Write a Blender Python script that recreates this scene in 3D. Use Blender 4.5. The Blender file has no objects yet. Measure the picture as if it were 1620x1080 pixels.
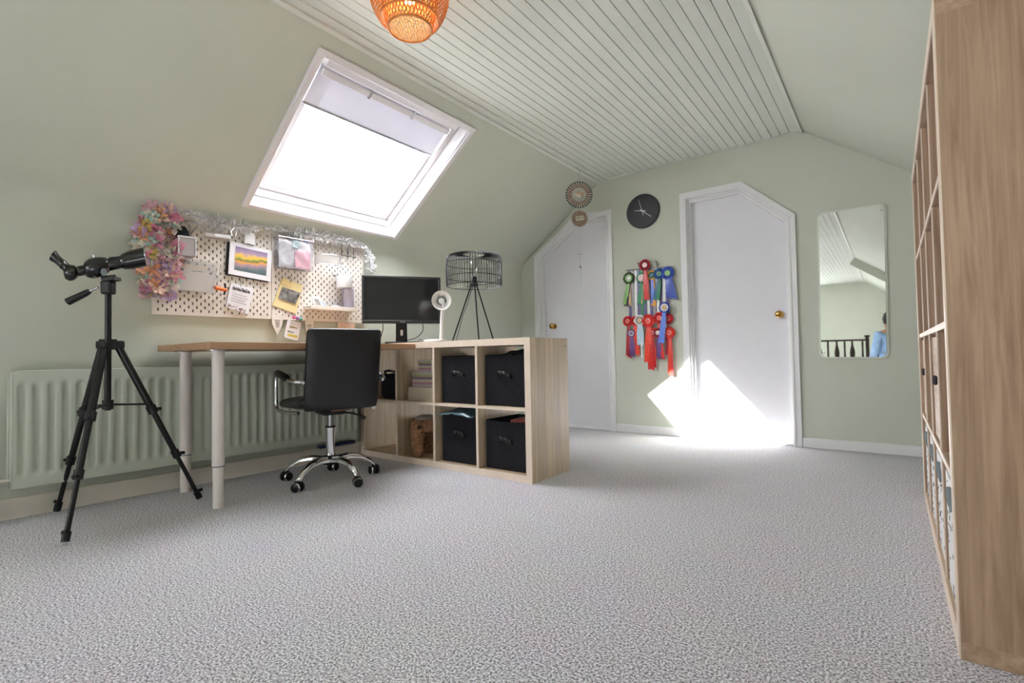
import bpy, bmesh, math, random
from math import sin, cos, pi, radians, sqrt, atan2
from mathutils import Vector, Matrix, Euler
from mathutils.geometry import tessellate_polygon

SC = bpy.context.scene
COL = SC.collection
rnd = random.Random(7)

# ------------------------------------------------------------------ camera
cam = bpy.data.cameras.new('camera')
cam.sensor_width = 36.0
cam.lens = 790.73 * 36.0 / 1620.0
cam.clip_start = 0.02
camo = bpy.data.objects.new('camera', cam)
COL.objects.link(camo)
YAW, PITCH, ROLL = 0.6494, 0.0278, -0.0176
fw = Vector((-sin(YAW) * cos(PITCH), cos(YAW) * cos(PITCH), sin(PITCH)))
rt = Vector((cos(YAW), sin(YAW), 0))
up = rt.cross(fw)
r2 = rt * cos(ROLL) + up * sin(ROLL)
u2 = up * cos(ROLL) - rt * sin(ROLL)
M = Matrix((r2, u2, -fw)).transposed().to_4x4()
M.translation = Vector((0, 0, 0.6804))
camo.matrix_world = M
SC.camera = camo

# ------------------------------------------------------------------ world, sun, exposure
SKY_STRENGTH = 19.0
SUN_STRENGTH = 62.0
w = bpy.data.worlds.new('sky')
SC.world = w
w.use_nodes = True
bg = w.node_tree.nodes['Background']
bg.inputs[0].default_value = (0.985, 0.985, 1.0, 1)
bg.inputs[1].default_value = SKY_STRENGTH
sun = bpy.data.lights.new('sun', 'SUN')
sun.energy = SUN_STRENGTH
sun.angle = 0.009
sun.color = (1.0, 0.97, 0.92)
suno = bpy.data.objects.new('sun', sun)
COL.objects.link(suno)
SUN_DIR = Vector((1.195, 1.66, -1.325)).normalized()
suno.rotation_euler = SUN_DIR.to_track_quat('-Z', 'Y').to_euler()
suno.location = (-8, -8, 9)
vs = SC.view_settings
vs.view_transform = 'Standard'
vs.look = 'None'
vs.gamma = 1.0
vs.use_curve_mapping = False
vs.exposure = 0.75


# ------------------------------------------------------------------ materials
def lin(c):
    return c / 12.92 if c <= 0.04045 else ((c + 0.055) / 1.055) ** 2.4


def S(r, g, b):
    return (lin(r / 255), lin(g / 255), lin(b / 255), 1)


def new_mat(name):
    m = bpy.data.materials.new(name)
    m.use_nodes = True
    nt = m.node_tree
    return m, nt, nt.nodes['Principled BSDF']


def mat(name, col, rough=0.5, metal=0.0, var=0.06, scale=8.0, bump=0.0, bscale=60.0, spec=0.5, coat=0.0,
        trans=0.0, emit=None, estr=0.0, sub=0.0):
    """plain painted / plastic / metal surface with a little procedural variation"""
    m, nt, b = new_mat(name)
    tc = nt.nodes.new('ShaderNodeTexCoord')
    n = nt.nodes.new('ShaderNodeTexNoise')
    n.inputs['Scale'].default_value = scale
    n.inputs['Detail'].default_value = 3
    nt.links.new(tc.outputs['Object'], n.inputs['Vector'])
    r = nt.nodes.new('ShaderNodeValToRGB')
    c = col
    r.color_ramp.elements[0].color = (c[0] * (1 - var), c[1] * (1 - var), c[2] * (1 - var), 1)
    r.color_ramp.elements[1].color = (min(1, c[0] * (1 + var)), min(1, c[1] * (1 + var)), min(1, c[2] * (1 + var)), 1)
    r.color_ramp.elements[0].position = 0.3
    r.color_ramp.elements[1].position = 0.7
    nt.links.new(n.outputs['Fac'], r.inputs['Fac'])
    nt.links.new(r.outputs['Color'], b.inputs['Base Color'])
    b.inputs['Roughness'].default_value = rough
    b.inputs['Metallic'].default_value = metal
    b.inputs['Specular IOR Level'].default_value = spec
    b.inputs['Coat Weight'].default_value = coat
    b.inputs['Transmission Weight'].default_value = trans
    if bump:
        n2 = nt.nodes.new('ShaderNodeTexNoise')
        n2.inputs['Scale'].default_value = bscale
        n2.inputs['Detail'].default_value = 4
        nt.links.new(tc.outputs['Object'], n2.inputs['Vector'])
        bp = nt.nodes.new('ShaderNodeBump')
        bp.inputs['Strength'].default_value = bump
        bp.inputs['Distance'].default_value = 0.003
        nt.links.new(n2.outputs['Fac'], bp.inputs['Height'])
        nt.links.new(bp.outputs['Normal'], b.inputs['Normal'])
    if emit:
        b.inputs['Emission Color'].default_value = emit
        b.inputs['Emission Strength'].default_value = estr
    return m


def wood(name, c1, c2, axis='Z', scale=1.0, rough=0.45, plank=0.0, bump=0.15):
    """wood grain running along `axis` of the object; plank > 0 adds glued staves across it"""
    m, nt, b = new_mat(name)
    tc = nt.nodes.new('ShaderNodeTexCoord')
    mp = nt.nodes.new('ShaderNodeMapping')
    k = {'X': (1.2, 26, 26), 'Y': (26, 1.2, 26), 'Z': (26, 26, 1.2)}[axis]
    mp.inputs['Scale'].default_value = tuple(v * scale for v in k)
    nt.links.new(tc.outputs['Object'], mp.inputs['Vector'])
    n = nt.nodes.new('ShaderNodeTexNoise')
    n.inputs['Scale'].default_value = 1.6
    n.inputs['Detail'].default_value = 7
    n.inputs['Roughness'].default_value = 0.62
    n.inputs['Distortion'].default_value = 0.6
    nt.links.new(mp.outputs['Vector'], n.inputs['Vector'])
    r = nt.nodes.new('ShaderNodeValToRGB')
    r.color_ramp.elements[0].color = c2
    r.color_ramp.elements[0].position = 0.34
    r.color_ramp.elements[1].color = c1
    r.color_ramp.elements[1].position = 0.64
    nt.links.new(n.outputs['Fac'], r.inputs['Fac'])
    out = r.outputs['Color']
    if plank:
        v = nt.nodes.new('ShaderNodeTexWhiteNoise')
        v.noise_dimensions = '1D'
        sep = nt.nodes.new('ShaderNodeSeparateXYZ')
        nt.links.new(tc.outputs['Object'], sep.inputs[0])
        ad = nt.nodes.new('ShaderNodeMath')
        ad.operation = 'ADD'
        if axis == 'Z':
            nt.links.new(sep.outputs['X'], ad.inputs[0])
            nt.links.new(sep.outputs['Y'], ad.inputs[1])
        else:
            nt.links.new(sep.outputs['Z'], ad.inputs[0])
            nt.links.new(sep.outputs['Y'], ad.inputs[1])
        dv = nt.nodes.new('ShaderNodeMath')
        dv.operation = 'DIVIDE'
        dv.inputs[1].default_value = plank
        nt.links.new(ad.outputs[0], dv.inputs[0])
        fl = nt.nodes.new('ShaderNodeMath')
        fl.operation = 'FLOOR'
        nt.links.new(dv.outputs[0], fl.inputs[0])
        nt.links.new(fl.outputs[0], v.inputs['W'])
        hs = nt.nodes.new('ShaderNodeHueSaturation')
        mr = nt.nodes.new('ShaderNodeMapRange')
        mr.inputs['To Min'].default_value = 0.86
        mr.inputs['To Max'].default_value = 1.1
        nt.links.new(v.outputs['Value'], mr.inputs['Value'])
        nt.links.new(mr.outputs[0], hs.inputs['Value'])
        nt.links.new(out, hs.inputs['Color'])
        out = hs.outputs['Color']
    nt.links.new(out, b.inputs['Base Color'])
    b.inputs['Roughness'].default_value = rough
    bp = nt.nodes.new('ShaderNodeBump')
    bp.inputs['Strength'].default_value = bump
    bp.inputs['Distance'].default_value = 0.002
    nt.links.new(n.outputs['Fac'], bp.inputs['Height'])
    nt.links.new(bp.outputs['Normal'], b.inputs['Normal'])
    return m


def carpet_mat():
    m, nt, b = new_mat('carpet')
    tc = nt.nodes.new('ShaderNodeTexCoord')
    n = nt.nodes.new('ShaderNodeTexNoise')
    n.inputs['Scale'].default_value = 175
    n.inputs['Detail'].default_value = 2.5
    n.inputs['Roughness'].default_value = 0.75
    nt.links.new(tc.outputs['Object'], n.inputs['Vector'])
    r = nt.nodes.new('ShaderNodeValToRGB')
    e = r.color_ramp.elements
    e[0].position, e[0].color = 0.39, S(92, 90, 95)
    e[1].position, e[1].color = 0.61, S(246, 243, 247)
    x = e.new(0.5)
    x.color = S(188, 184, 189)
    nt.links.new(n.outputs['Fac'], r.inputs['Fac'])
    n3 = nt.nodes.new('ShaderNodeTexNoise')
    n3.inputs['Scale'].default_value = 5
    nt.links.new(tc.outputs['Object'], n3.inputs['Vector'])
    mx = nt.nodes.new('ShaderNodeMix')
    mx.data_type = 'RGBA'
    mx.blend_type = 'MULTIPLY'
    mx.inputs['Factor'].default_value = 0.12
    nt.links.new(r.outputs['Color'], mx.inputs['A'])
    nt.links.new(n3.outputs['Color'], mx.inputs['B'])
    nt.links.new(mx.outputs['Result'], b.inputs['Base Color'])
    b.inputs['Roughness'].default_value = 0.95
    b.inputs['Specular IOR Level'].default_value = 0.15
    b.inputs['Sheen Weight'].default_value = 0.2
    bp = nt.nodes.new('ShaderNodeBump')
    bp.inputs['Strength'].default_value = 0.5
    bp.inputs['Distance'].default_value = 0.003
    nt.links.new(n.outputs['Fac'], bp.inputs['Height'])
    nt.links.new(bp.outputs['Normal'], b.inputs['Normal'])
    return m


def thin_glass(name, tint=(1, 1, 1, 1), gloss=0.08, fac=None):
    m = bpy.data.materials.new(name)
    m.use_nodes = True
    nt = m.node_tree
    nt.nodes.clear()
    o = nt.nodes.new('ShaderNodeOutputMaterial')
    t = nt.nodes.new('ShaderNodeBsdfTransparent')
    t.inputs[0].default_value = tint
    g = nt.nodes.new('ShaderNodeBsdfGlossy')
    g.inputs['Roughness'].default_value = 0.03
    mx = nt.nodes.new('ShaderNodeMixShader')
    mx.inputs[0].default_value = gloss
    nt.links.new(t.outputs[0], mx.inputs[1])
    nt.links.new(g.outputs[0], mx.inputs[2])
    nt.links.new(mx.outputs[0], o.inputs[0])
    return m


def milky(name, col, clear=0.5, rough=0.3):
    """clear or frosted plastic / net / tissue: partly see-through"""
    m = bpy.data.materials.new(name)
    m.use_nodes = True
    nt = m.node_tree
    b = nt.nodes['Principled BSDF']
    o = nt.nodes['Material Output']
    n = nt.nodes.new('ShaderNodeTexNoise')
    n.inputs['Scale'].default_value = 30
    hs = nt.nodes.new('ShaderNodeMix')
    hs.data_type = 'RGBA'
    hs.inputs['A'].default_value = (col[0] * .85, col[1] * .85, col[2] * .85, 1)
    hs.inputs['B'].default_value = col
    nt.links.new(n.outputs['Fac'], hs.inputs['Factor'])
    nt.links.new(hs.outputs['Result'], b.inputs['Base Color'])
    b.inputs['Roughness'].default_value = rough
    t = nt.nodes.new('ShaderNodeBsdfTransparent')
    mx = nt.nodes.new('ShaderNodeMixShader')
    mx.inputs[0].default_value = clear
    nt.links.new(b.outputs[0], mx.inputs[1])
    nt.links.new(t.outputs[0], mx.inputs[2])
    nt.links.new(mx.outputs[0], o.inputs[0])
    return m


def stripes(name, cols, axis, period, offset=0.0, rough=0.6, noise=0.15):
    """printed bands along one object axis"""
    m, nt, b = new_mat(name)
    tc = nt.nodes.new('ShaderNodeTexCoord')
    sep = nt.nodes.new('ShaderNodeSeparateXYZ')
    nt.links.new(tc.outputs['Object'], sep.inputs[0])
    a = nt.nodes.new('ShaderNodeMath')
    a.operation = 'ADD'
    a.inputs[1].default_value = offset
    nt.links.new(sep.outputs[axis], a.inputs[0])
    d = nt.nodes.new('ShaderNodeMath')
    d.operation = 'DIVIDE'
    d.inputs[1].default_value = period
    nt.links.new(a.outputs[0], d.inputs[0])
    f = nt.nodes.new('ShaderNodeMath')
    f.operation = 'FRACT'
    nt.links.new(d.outputs[0], f.inputs[0])
    r = nt.nodes.new('ShaderNodeValToRGB')
    r.color_ramp.interpolation = 'CONSTANT'
    e = r.color_ramp.elements
    e[0].color = cols[0]
    e[0].position = 0
    e[1].color = cols[-1]
    e[1].position = (len(cols) - 1) / len(cols)
    for i, c in enumerate(cols[1:-1]):
        x = e.new((i + 1) / len(cols))
        x.color = c
    nt.links.new(f.outputs[0], r.inputs['Fac'])
    n = nt.nodes.new('ShaderNodeTexNoise')
    n.inputs['Scale'].default_value = 120
    nt.links.new(tc.outputs['Object'], n.inputs['Vector'])
    mx = nt.nodes.new('ShaderNodeMix')
    mx.data_type = 'RGBA'
    mx.blend_type = 'OVERLAY'
    mx.inputs['Factor'].default_value = noise
    nt.links.new(r.outputs['Color'], mx.inputs['A'])
    nt.links.new(n.outputs['Color'], mx.inputs['B'])
    nt.links.new(mx.outputs['Result'], b.inputs['Base Color'])
    b.inputs['Roughness'].default_value = rough
    return m


WALL = mat('sage_wall_paint', S(198, 202, 188), 0.75, var=0.025, scale=2.0, bump=0.05, bscale=140, spec=0.25)
SLOPE = WALL
CEIL = mat('pale_ceiling_paint', S(217, 221, 211), 0.6, var=0.02, scale=3, spec=0.3)
WHITE = mat('white_gloss_paint', S(226, 226, 226), 0.35, var=0.015, spec=0.5)
DOORW = mat('white_door_paint', S(222, 222, 226), 0.45, var=0.012, spec=0.4)
CREAM = mat('cream_skirting_paint', S(226, 218, 206), 0.5, var=0.03)
RADM = mat('radiator_green_enamel', S(189, 196, 181), 0.38, var=0.02, spec=0.5)
CARPET = carpet_mat()
OAK = wood('oak_end_panel', S(205, 186, 160), S(180, 158, 130), 'Z', 1.0, plank=0.085)
OAKX = wood('oak_board_lengthwise', S(204, 182, 154), S(178, 152, 122), 'X', 1.0)
OAKB = wood('weathered_oak_side', S(184, 154, 128), S(150, 120, 96), 'Z', 1.5, rough=0.55, bump=0.6)
OAKBY = wood('weathered_oak_shelf', S(190, 162, 136), S(158, 130, 106), 'Y', 1.2, rough=0.5)
OAKEDGE = mat('pale_oak_edging', S(232, 214, 196), 0.4, var=0.04, scale=20)
DESKW = wood('desk_oak_top', S(190, 152, 118), S(168, 128, 94), 'Y', 1.2)
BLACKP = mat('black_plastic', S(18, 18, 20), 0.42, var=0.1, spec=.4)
BLACKM = mat('black_anodised_metal', S(15, 15, 16), 0.3, metal=0.0, var=0.1, spec=0.4)
BLACKL = mat('black_leather', S(22, 22, 24), 0.42, var=0.12, scale=30, bump=0.12, bscale=260)
BLACKF = mat('black_fabric', S(34, 34, 38), 0.9, var=0.2, scale=60, bump=0.3, bscale=240, spec=0.2)
CHROME = mat('chrome', S(225, 225, 228), 0.08, metal=1.0, var=0.02)
STEEL = mat('brushed_steel', S(170, 172, 175), 0.3, metal=1.0, var=0.04)
BRASS = mat('polished_brass', S(200, 160, 88), 0.15, metal=1.0, var=0.05)
LEGW = mat('white_leg_enamel', S(222, 214, 208), 0.4, var=0.02)
PEG = mat('pegboard_cream_white', S(228, 220, 210), 0.5, var=0.015)
PAPER = mat('white_paper', S(234, 232, 236), 0.7, var=0.02)
INK = mat('grey_ink', S(92, 92, 98), 0.7, var=0.1)
YELP = mat('cream_envelope_paper', S(232, 214, 160), 0.7, var=0.04)
SKYF = mat('skylight_white_lacquer', S(228, 226, 228), 0.35, var=0.012)
BLIND = mat('blind_fabric', S(226, 226, 232), 0.8, var=0.02)
_nt = BLIND.node_tree
_tl = _nt.nodes.new('ShaderNodeBsdfTranslucent')
_tl.inputs[0].default_value = S(200, 200, 208)
_mx = _nt.nodes.new('ShaderNodeMixShader')
_mx.inputs[0].default_value = .10
_nt.links.new(_nt.nodes['Principled BSDF'].outputs[0], _mx.inputs[1])
_nt.links.new(_tl.outputs[0], _mx.inputs[2])
_nt.links.new(_mx.outputs[0], _nt.nodes['Material Output'].inputs[0])
GLASS = thin_glass('window_glass', (0.97, 0.98, 1, 1), 0.05)
MIRROR = mat('mirror_silver', S(236, 238, 236), 0.015, metal=1.0, var=0.005)
SCREEN = mat('black_screen', S(12, 12, 14), 0.16, var=0.05, spec=0.6)
RATTAN = mat('orange_rattan', S(214, 138, 70), 0.55, var=0.2, scale=40)
RATTANP = mat('pale_rattan', S(248, 222, 168), 0.55, var=0.12, scale=40)


# ------------------------------------------------------------------ mesh builder
class MB:
    def __init__(s):
        s.v, s.f, s.m = [], [], []

    def add(s, verts, faces, mi=0):
        o = len(s.v)
        s.v += [tuple(v) for v in verts]
        s.f += [tuple(i + o for i in f) for f in faces]
        s.m += [mi] * len(faces)
        return s

    def box(s, c, d, rot=None, mi=0):
        x, y, z = d[0] / 2, d[1] / 2, d[2] / 2
        P = [Vector((a, b, e)) for a in (-x, x) for b in (-y, y) for e in (-z, z)]
        if rot is not None:
            R = rot if isinstance(rot, Matrix) else Euler(rot).to_matrix()
            P = [R @ p for p in P]
        P = [p + Vector(c) for p in P]
        return s.add(P, [(0, 1, 3, 2), (4, 6, 7, 5), (0, 4, 5, 1), (2, 3, 7, 6), (0, 2, 6, 4), (1, 5, 7, 3)], mi)

    def bx(s, x0, x1, y0, y1, z0, z1, mi=0):
        return s.box(((x0 + x1) / 2, (y0 + y1) / 2, (z0 + z1) / 2), (x1 - x0, y1 - y0, z1 - z0), None, mi)

    def tube(s, pts, r, n=10, mi=0, caps=True, closed=False):
        pts = [Vector(p) for p in pts]
        N = len(pts)
        rs = r if isinstance(r, (list, tuple)) else [r] * N
        t0 = (pts[1] - pts[0]).normalized()
        ref = Vector((0, 0, 1)) if abs(t0.z) < 0.9 else Vector((1, 0, 0))
        nn = t0.cross(ref).normalized()
        V = []
        for i, p in enumerate(pts):
            if closed:
                t = (pts[(i + 1) % N] - pts[i - 1]).normalized()
            else:
                t = (pts[min(i + 1, N - 1)] - pts[max(i - 1, 0)]).normalized()
            nn = (nn - t * nn.dot(t)).normalized()
            bb = t.cross(nn)
            for k in range(n):
                a = 2 * pi * k / n
                V.append(p + (nn * cos(a) + bb * sin(a)) * rs[i])
        F = []
        for i in range(N if closed else N - 1):
            j = (i + 1) % N
            for k in range(n):
                l = (k + 1) % n
                F.append((i * n + k, i * n + l, j * n + l, j * n + k))
        if caps and not closed:
            F.append(tuple(range(n))[::-1])
            F.append(tuple((N - 1) * n + k for k in range(n)))
        return s.add(V, F, mi)

    def cyl(s, a, b, r, n=16, mi=0, r2=None):
        return s.tube([a, b], [r, r if r2 is None else r2], n, mi)

    def lathe(s, prof, c=(0, 0, 0), axis=(0, 0, 1), n=24, mi=0):
        """profile [(radius, height)] spun about axis through c"""
        A = Vector(axis).normalized()
        ref = Vector((0, 0, 1)) if abs(A.z) < 0.9 else Vector((1, 0, 0))
        X = A.cross(ref).normalized()
        Y = A.cross(X)
        C = Vector(c)
        V = []
        for (r, h) in prof:
            for k in range(n):
                a = 2 * pi * k / n
                V.append(C + A * h + (X * cos(a) + Y * sin(a)) * max(r, 1e-5))
        F = []
        for i in range(len(prof) - 1):
            for k in range(n):
                l = (k + 1) % n
                F.append((i * n + k, i * n + l, (i + 1) * n + l, (i + 1) * n + k))
        return s.add(V, F, mi)

    def prism(s, poly, depth, mi=0, plane='XZ', at=0.0):
        """extrude a 2D polygon; plane XZ -> along +Y, YZ -> along +X, XY -> along +Z"""
        def P(a, b, h):
            return {'XZ': (a, at + h, b), 'YZ': (at + h, a, b), 'XY': (a, b, at + h)}[plane]
        n = len(poly)
        V = [P(a, b, 0) for a, b in poly] + [P(a, b, depth) for a, b in poly]
        tri = tessellate_polygon([[Vector((a, b, 0)) for a, b in poly]])
        F = [tuple(t) for t in tri] + [tuple(n + i for i in t)[::-1] for t in tri]
        F += [(i, (i + 1) % n, n + (i + 1) % n, n + i) for i in range(n)]
        return s.add(V, F, mi)

    def build(s, name, mats, parent=None, smooth=False, bevel=0.0, seg=2, loc=None, rot=None, angle=40, subsurf=0):
        me = bpy.data.meshes.new(name)
        me.from_pydata(s.v, [], s.f)
        if not isinstance(mats, (list, tuple)):
            mats = [mats]
        for m in mats:
            me.materials.append(m)
        me.polygons.foreach_set('material_index', s.m)
        bm = bmesh.new()
        bm.from_mesh(me)
        bmesh.ops.recalc_face_normals(bm, faces=bm.faces)
        bm.to_mesh(me)
        bm.free()
        if smooth:
            me.polygons.foreach_set('use_smooth', [True] * len(me.polygons))
            me.set_sharp_from_angle(angle=radians(angle))
        o = bpy.data.objects.new(name, me)
        COL.objects.link(o)
        if parent is not None:
            o.parent = parent
        if loc is not None:
            o.location = loc
        if rot is not None:
            o.rotation_euler = rot
        if bevel:
            b = o.modifiers.new('bevel', 'BEVEL')
            b.width = bevel
            b.segments = seg
            b.limit_method = 'ANGLE'
            b.angle_limit = radians(40)
            if not smooth:
                me.polygons.foreach_set('use_smooth', [True] * len(me.polygons))
                me.set_sharp_from_angle(angle=radians(50))
        if subsurf:
            q = o.modifiers.new('sub', 'SUBSURF')
            q.levels = q.render_levels = subsurf
        return o


def tag(o, label=None, cat=None, group=None, kind=None):
    if label:
        o['label'] = label
    if cat:
        o['category'] = cat
    if group:
        o['group'] = group
    if kind:
        o['kind'] = kind
    return o


def thing(name, label, cat, loc=(0, 0, 0), rz=0.0, group=None, rot=None):
    o = bpy.data.objects.new(name, None)
    o.empty_display_size = 0.05
    COL.objects.link(o)
    o.location = loc
    o.rotation_euler = rot if rot is not None else (0, 0, rz)
    return tag(o, label, cat, group)


def struct(o):
    o['kind'] = 'structure'
    return o


def copy_tree(o, parent=None):
    c = o.copy()
    COL.objects.link(c)
    c.parent = parent
    for ch in list(o.children):
        copy_tree(ch, c)
    return c


def text_mesh(s, size, extrude=0.0004):
    cu = bpy.data.curves.new('txt', 'FONT')
    cu.body = s
    cu.size = size
    cu.extrude = extrude
    cu.align_x = 'CENTER'
    cu.align_y = 'CENTER'
    ob = bpy.data.objects.new('txt', cu)
    COL.objects.link(ob)
    dg = bpy.context.evaluated_depsgraph_get()
    me = bpy.data.meshes.new_from_object(ob.evaluated_get(dg))
    bpy.data.objects.remove(ob)
    return me


def rrect(w, h, r, n=5, cx=0, cy=0):
    out = []
    for (sx, sy, a0) in ((1, 1, 0), (-1, 1, 90), (-1, -1, 180), (1, -1, 270)):
        for k in range(n + 1):
            a = radians(a0 + 90 * k / n)
            out.append((cx + sx * (w / 2 - r) + r * cos(a), cy + sy * (h / 2 - r) + r * sin(a)))
    return out


# ------------------------------------------------------------------ room dimensions
YF = 4.052            # far wall
YB = -6.0             # wall behind the photographer
ZC = 2.235            # plank ceiling
XR = 0.53             # low wall behind the bookcase
CL, CR = -2.055, -0.462   # edges of the flat ceiling
TH = atan2(.175, 3.66)    # the left wall is not quite square to the far wall
A0 = Vector((-3.12, .39, 0))
EX = Vector((cos(TH), -sin(TH), 0))
EY = Vector((sin(TH), cos(TH), 0))


def WL(u, off=0.0, z=0.0):
    return A0 + EY * u + EX * off + Vector((0, 0, z))


# slope frame (left): s runs down the slope from the ceiling edge
SO = Vector((-2.05, 0, 2.235))
E2 = Vector((.8, 0, .6))
E3 = Vector((.6, 0, -.8))


def SL(y, s, d=0.0):
    return SO - E2 * s - E3 * d + Vector((0, y, 0))


def xl(y):
    return (A0 + EY * ((y - A0.y) / EY.y)).x


# ------------------------------------------------------------------ structure
# floor with the stair opening behind the photographer
xa, xb = -3.6, 0.7
SX0, SX1, SX2, SY0, SY1, SY2 = -1.25, -.32, .50, -3.9, -2.46, -.95
mb = MB()
for (a, b, c, d) in ((xa, xb, SY2, YF + .1), (xa, SX1, SY1, SY2), (SX2, xb, YB, SY2), (xa, SX0, YB, SY1), (SX0, SX2, YB, SY0)):
    mb.bx(a, b, c, d, -.12, 0)
struct(mb.build('floor', CARPET))
mb = MB()
ZS = -1.9
mb.bx(SX0 - .05, SX0, SY0, SY1, ZS, -.12).bx(SX2, SX2 + .05, SY0, SY2, ZS, -.12).bx(SX0, SX2, SY0 - .05, SY0, ZS, -.12)
mb.bx(SX0, SX1, SY1, SY1 + .05, ZS, -.12).bx(SX1 - .05, SX1, SY1, SY2, ZS, -.12).bx(SX1, SX2, SY2, SY2 + .05, ZS, -.12)
struct(mb.build('wall_stairwell', WALL))
struct(MB().bx(SX0 - .05, SX2 + .05, SY0 - .05, SY2 + .05, ZS - .1, ZS).build('floor_lower', CARPET))

# left wall with rounded shoulder into the slope, built as one strip in sections along y
def left_profile(y):
    x = xl(y)
    zt = 2.235 + .75 * (x + 2.05)
    # fillet between vertical and 36.9 degree slope
    P = [(x, -.05), (x, zt - .10)]
    for k in range(1, 8):
        t = k / 8
        a = Vector((x, zt - .10)); b = Vector((x, zt)); c = Vector((x + .08, zt + .06))
        p = a * (1 - t) ** 2 + b * 2 * t * (1 - t) + c * t * t
        P.append((p.x, p.y))
    P.append((x + .08, zt + .06))
    return P


mb = MB()
ys = [YB, -2, 0, 2, YF + .12]
profs = [left_profile(y) for y in ys]
n = len(profs[0])
V = []
for y, p in zip(ys, profs):
    V += [(a, y, b) for a, b in p]
F = [(i * n + k, i * n + k + 1, (i + 1) * n + k + 1, (i + 1) * n + k) for i in range(len(ys) - 1) for k in range(n - 1)]
mb.add(V, F)
struct(mb.build('wall_left', WALL, smooth=True, angle=60))

# left slope: grid of strips around the two roof-window openings
OP1 = (1.362, 2.412, .135, 1.085)
FILL_OP = (-3.75, -2.6, .135, 1.085)   # unseen roof window, added behind the photographer to brighten the room
mb = MB()
yl = [YB, FILL_OP[0], FILL_OP[1], OP1[0], OP1[1], YF + .12]
for i in range(len(yl) - 1):
    y0, y1 = yl[i], yl[i + 1]
    hole = next((o for o in (OP1, FILL_OP) if abs(o[0] - y0) < 1e-6), None)
    def sb(y):   # slope length where the wall fillet ends
        return (-2.05 - (xl(y) + .08)) / .8
    segs = [(-.02, None)] if hole is None else [(-.02, hole[2]), (hole[3], None)]
    for (s0, s1) in segs:
        a0, a1 = SL(y0, s0), SL(y1, s0)
        b0 = SL(y0, sb(y0) if s1 is None else s1)
        b1 = SL(y1, sb(y1) if s1 is None else s1)
        mb.add([a0, a1, b1, b0], [(0, 1, 2, 3)])
struct(mb.build('wall_left_slope', SLOPE))

# right slope, with a roof window opening behind the photographer, and low right wall
RS = .733
RO = Vector((CR, 0, ZC))
R2 = Vector((1, 0, -RS)).normalized()
RLEN = (XR - CR) / R2.x
mb = MB()
P = [RO + R2 * q + Vector((0, y, 0)) for q, y in ((-.02, YB), (-.02, YF + .12), (RLEN + .02, YF + .12), (RLEN + .02, YB))]
mb.add(P, [(0, 1, 2, 3)])
struct(mb.build('wall_right_slope', SLOPE))
zr = ZC - RS * (XR - CR)
struct(MB().bx(XR, XR + .1, YB, YF + .12, -.05, zr + .02).build('wall_right', WALL))
FILL_WIN = (-2.6, -1.55, .75, 1.8)   # unseen gable window, added in the rear wall as back light
mb = MB()
for (a, b, c, d) in ((xa, FILL_WIN[0], -2.6, 2.4), (FILL_WIN[1], xb, -2.6, 2.4), (FILL_WIN[0], FILL_WIN[1], -2.6, FILL_WIN[2]), (FILL_WIN[0], FILL_WIN[1], FILL_WIN[3], 2.4)):
    mb.bx(a, b, YB - .1, YB, c, d)
struct(mb.build('wall_back', WALL))

# far wall: one outline with the two door openings notched out of it
D1 = [(-2.775, 0), (-2.775, 1.65), (-2.31, 1.967), (-1.938, 1.962), (-1.938, 0)]
D2 = [(-1.335, 0), (-1.335, 1.964), (-.869, 1.964), (-.519, 1.650), (-.519, 0)]


def inset(poly, w):
    """move an open polyline (clockwise, left-to-right) inwards by w"""
    L = []
    for i in range(len(poly) - 1):
        a, b = Vector(poly[i]), Vector(poly[i + 1])
        d = (b - a).normalized()
        nrm = Vector((d.y, -d.x))
        L.append((a + nrm * w, d))
    out = [(L[0][0].x, poly[0][1])]
    for i in range(len(L) - 1):
        p, d = L[i]
        q, e = L[i + 1]
        den = d.x * e.y - d.y * e.x
        t = ((q.x - p.x) * e.y - (q.y - p.y) * e.x) / den
        out.append((p.x + d.x * t, p.y + d.y * t))
    q, e = L[-1]
    out.append((q.x, poly[-1][1]))
    return out


i1, i2 = inset(D1, .04), inset(D2, .04)
outline = [(xl(YF) - .05, -.05), (i1[0][0], -.05)] + i1 + [(i1[-1][0], -.05), (i2[0][0], -.05)] + i2 + [(i2[-1][0], -.05), (XR + .05, -.05), (XR + .05, 2.5), (xl(YF) - .05, 2.5)]
struct(MB().prism(outline, .1, at=YF).build('wall_far', WALL))
struct(MB().bx(xa, xb, YF + .25, YF + .3, -.2, 2.5).build('wall_behind_doors', DOORW))

# ceiling boards
PX0, PITCH_P = -1.933, .0583
ceil = MB().bx(CL - .02, CR + .02, YB, YF, ZC + .012, ZC + .05).build('ceiling', CEIL)
struct(ceil)
proto = None
for k in range(-1, 25):
    x0 = PX0 + k * PITCH_P
    if proto is None:
        proto = MB().bx(.0013, PITCH_P - .0013, YB, YF - .017, 0, .012).build('plank', CEIL, ceil, bevel=.0014, seg=1)
        p = proto
    else:
        p = proto.copy()
        COL.objects.link(p)
        p.parent = ceil
    p.location = (x0, 0, ZC)
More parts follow.
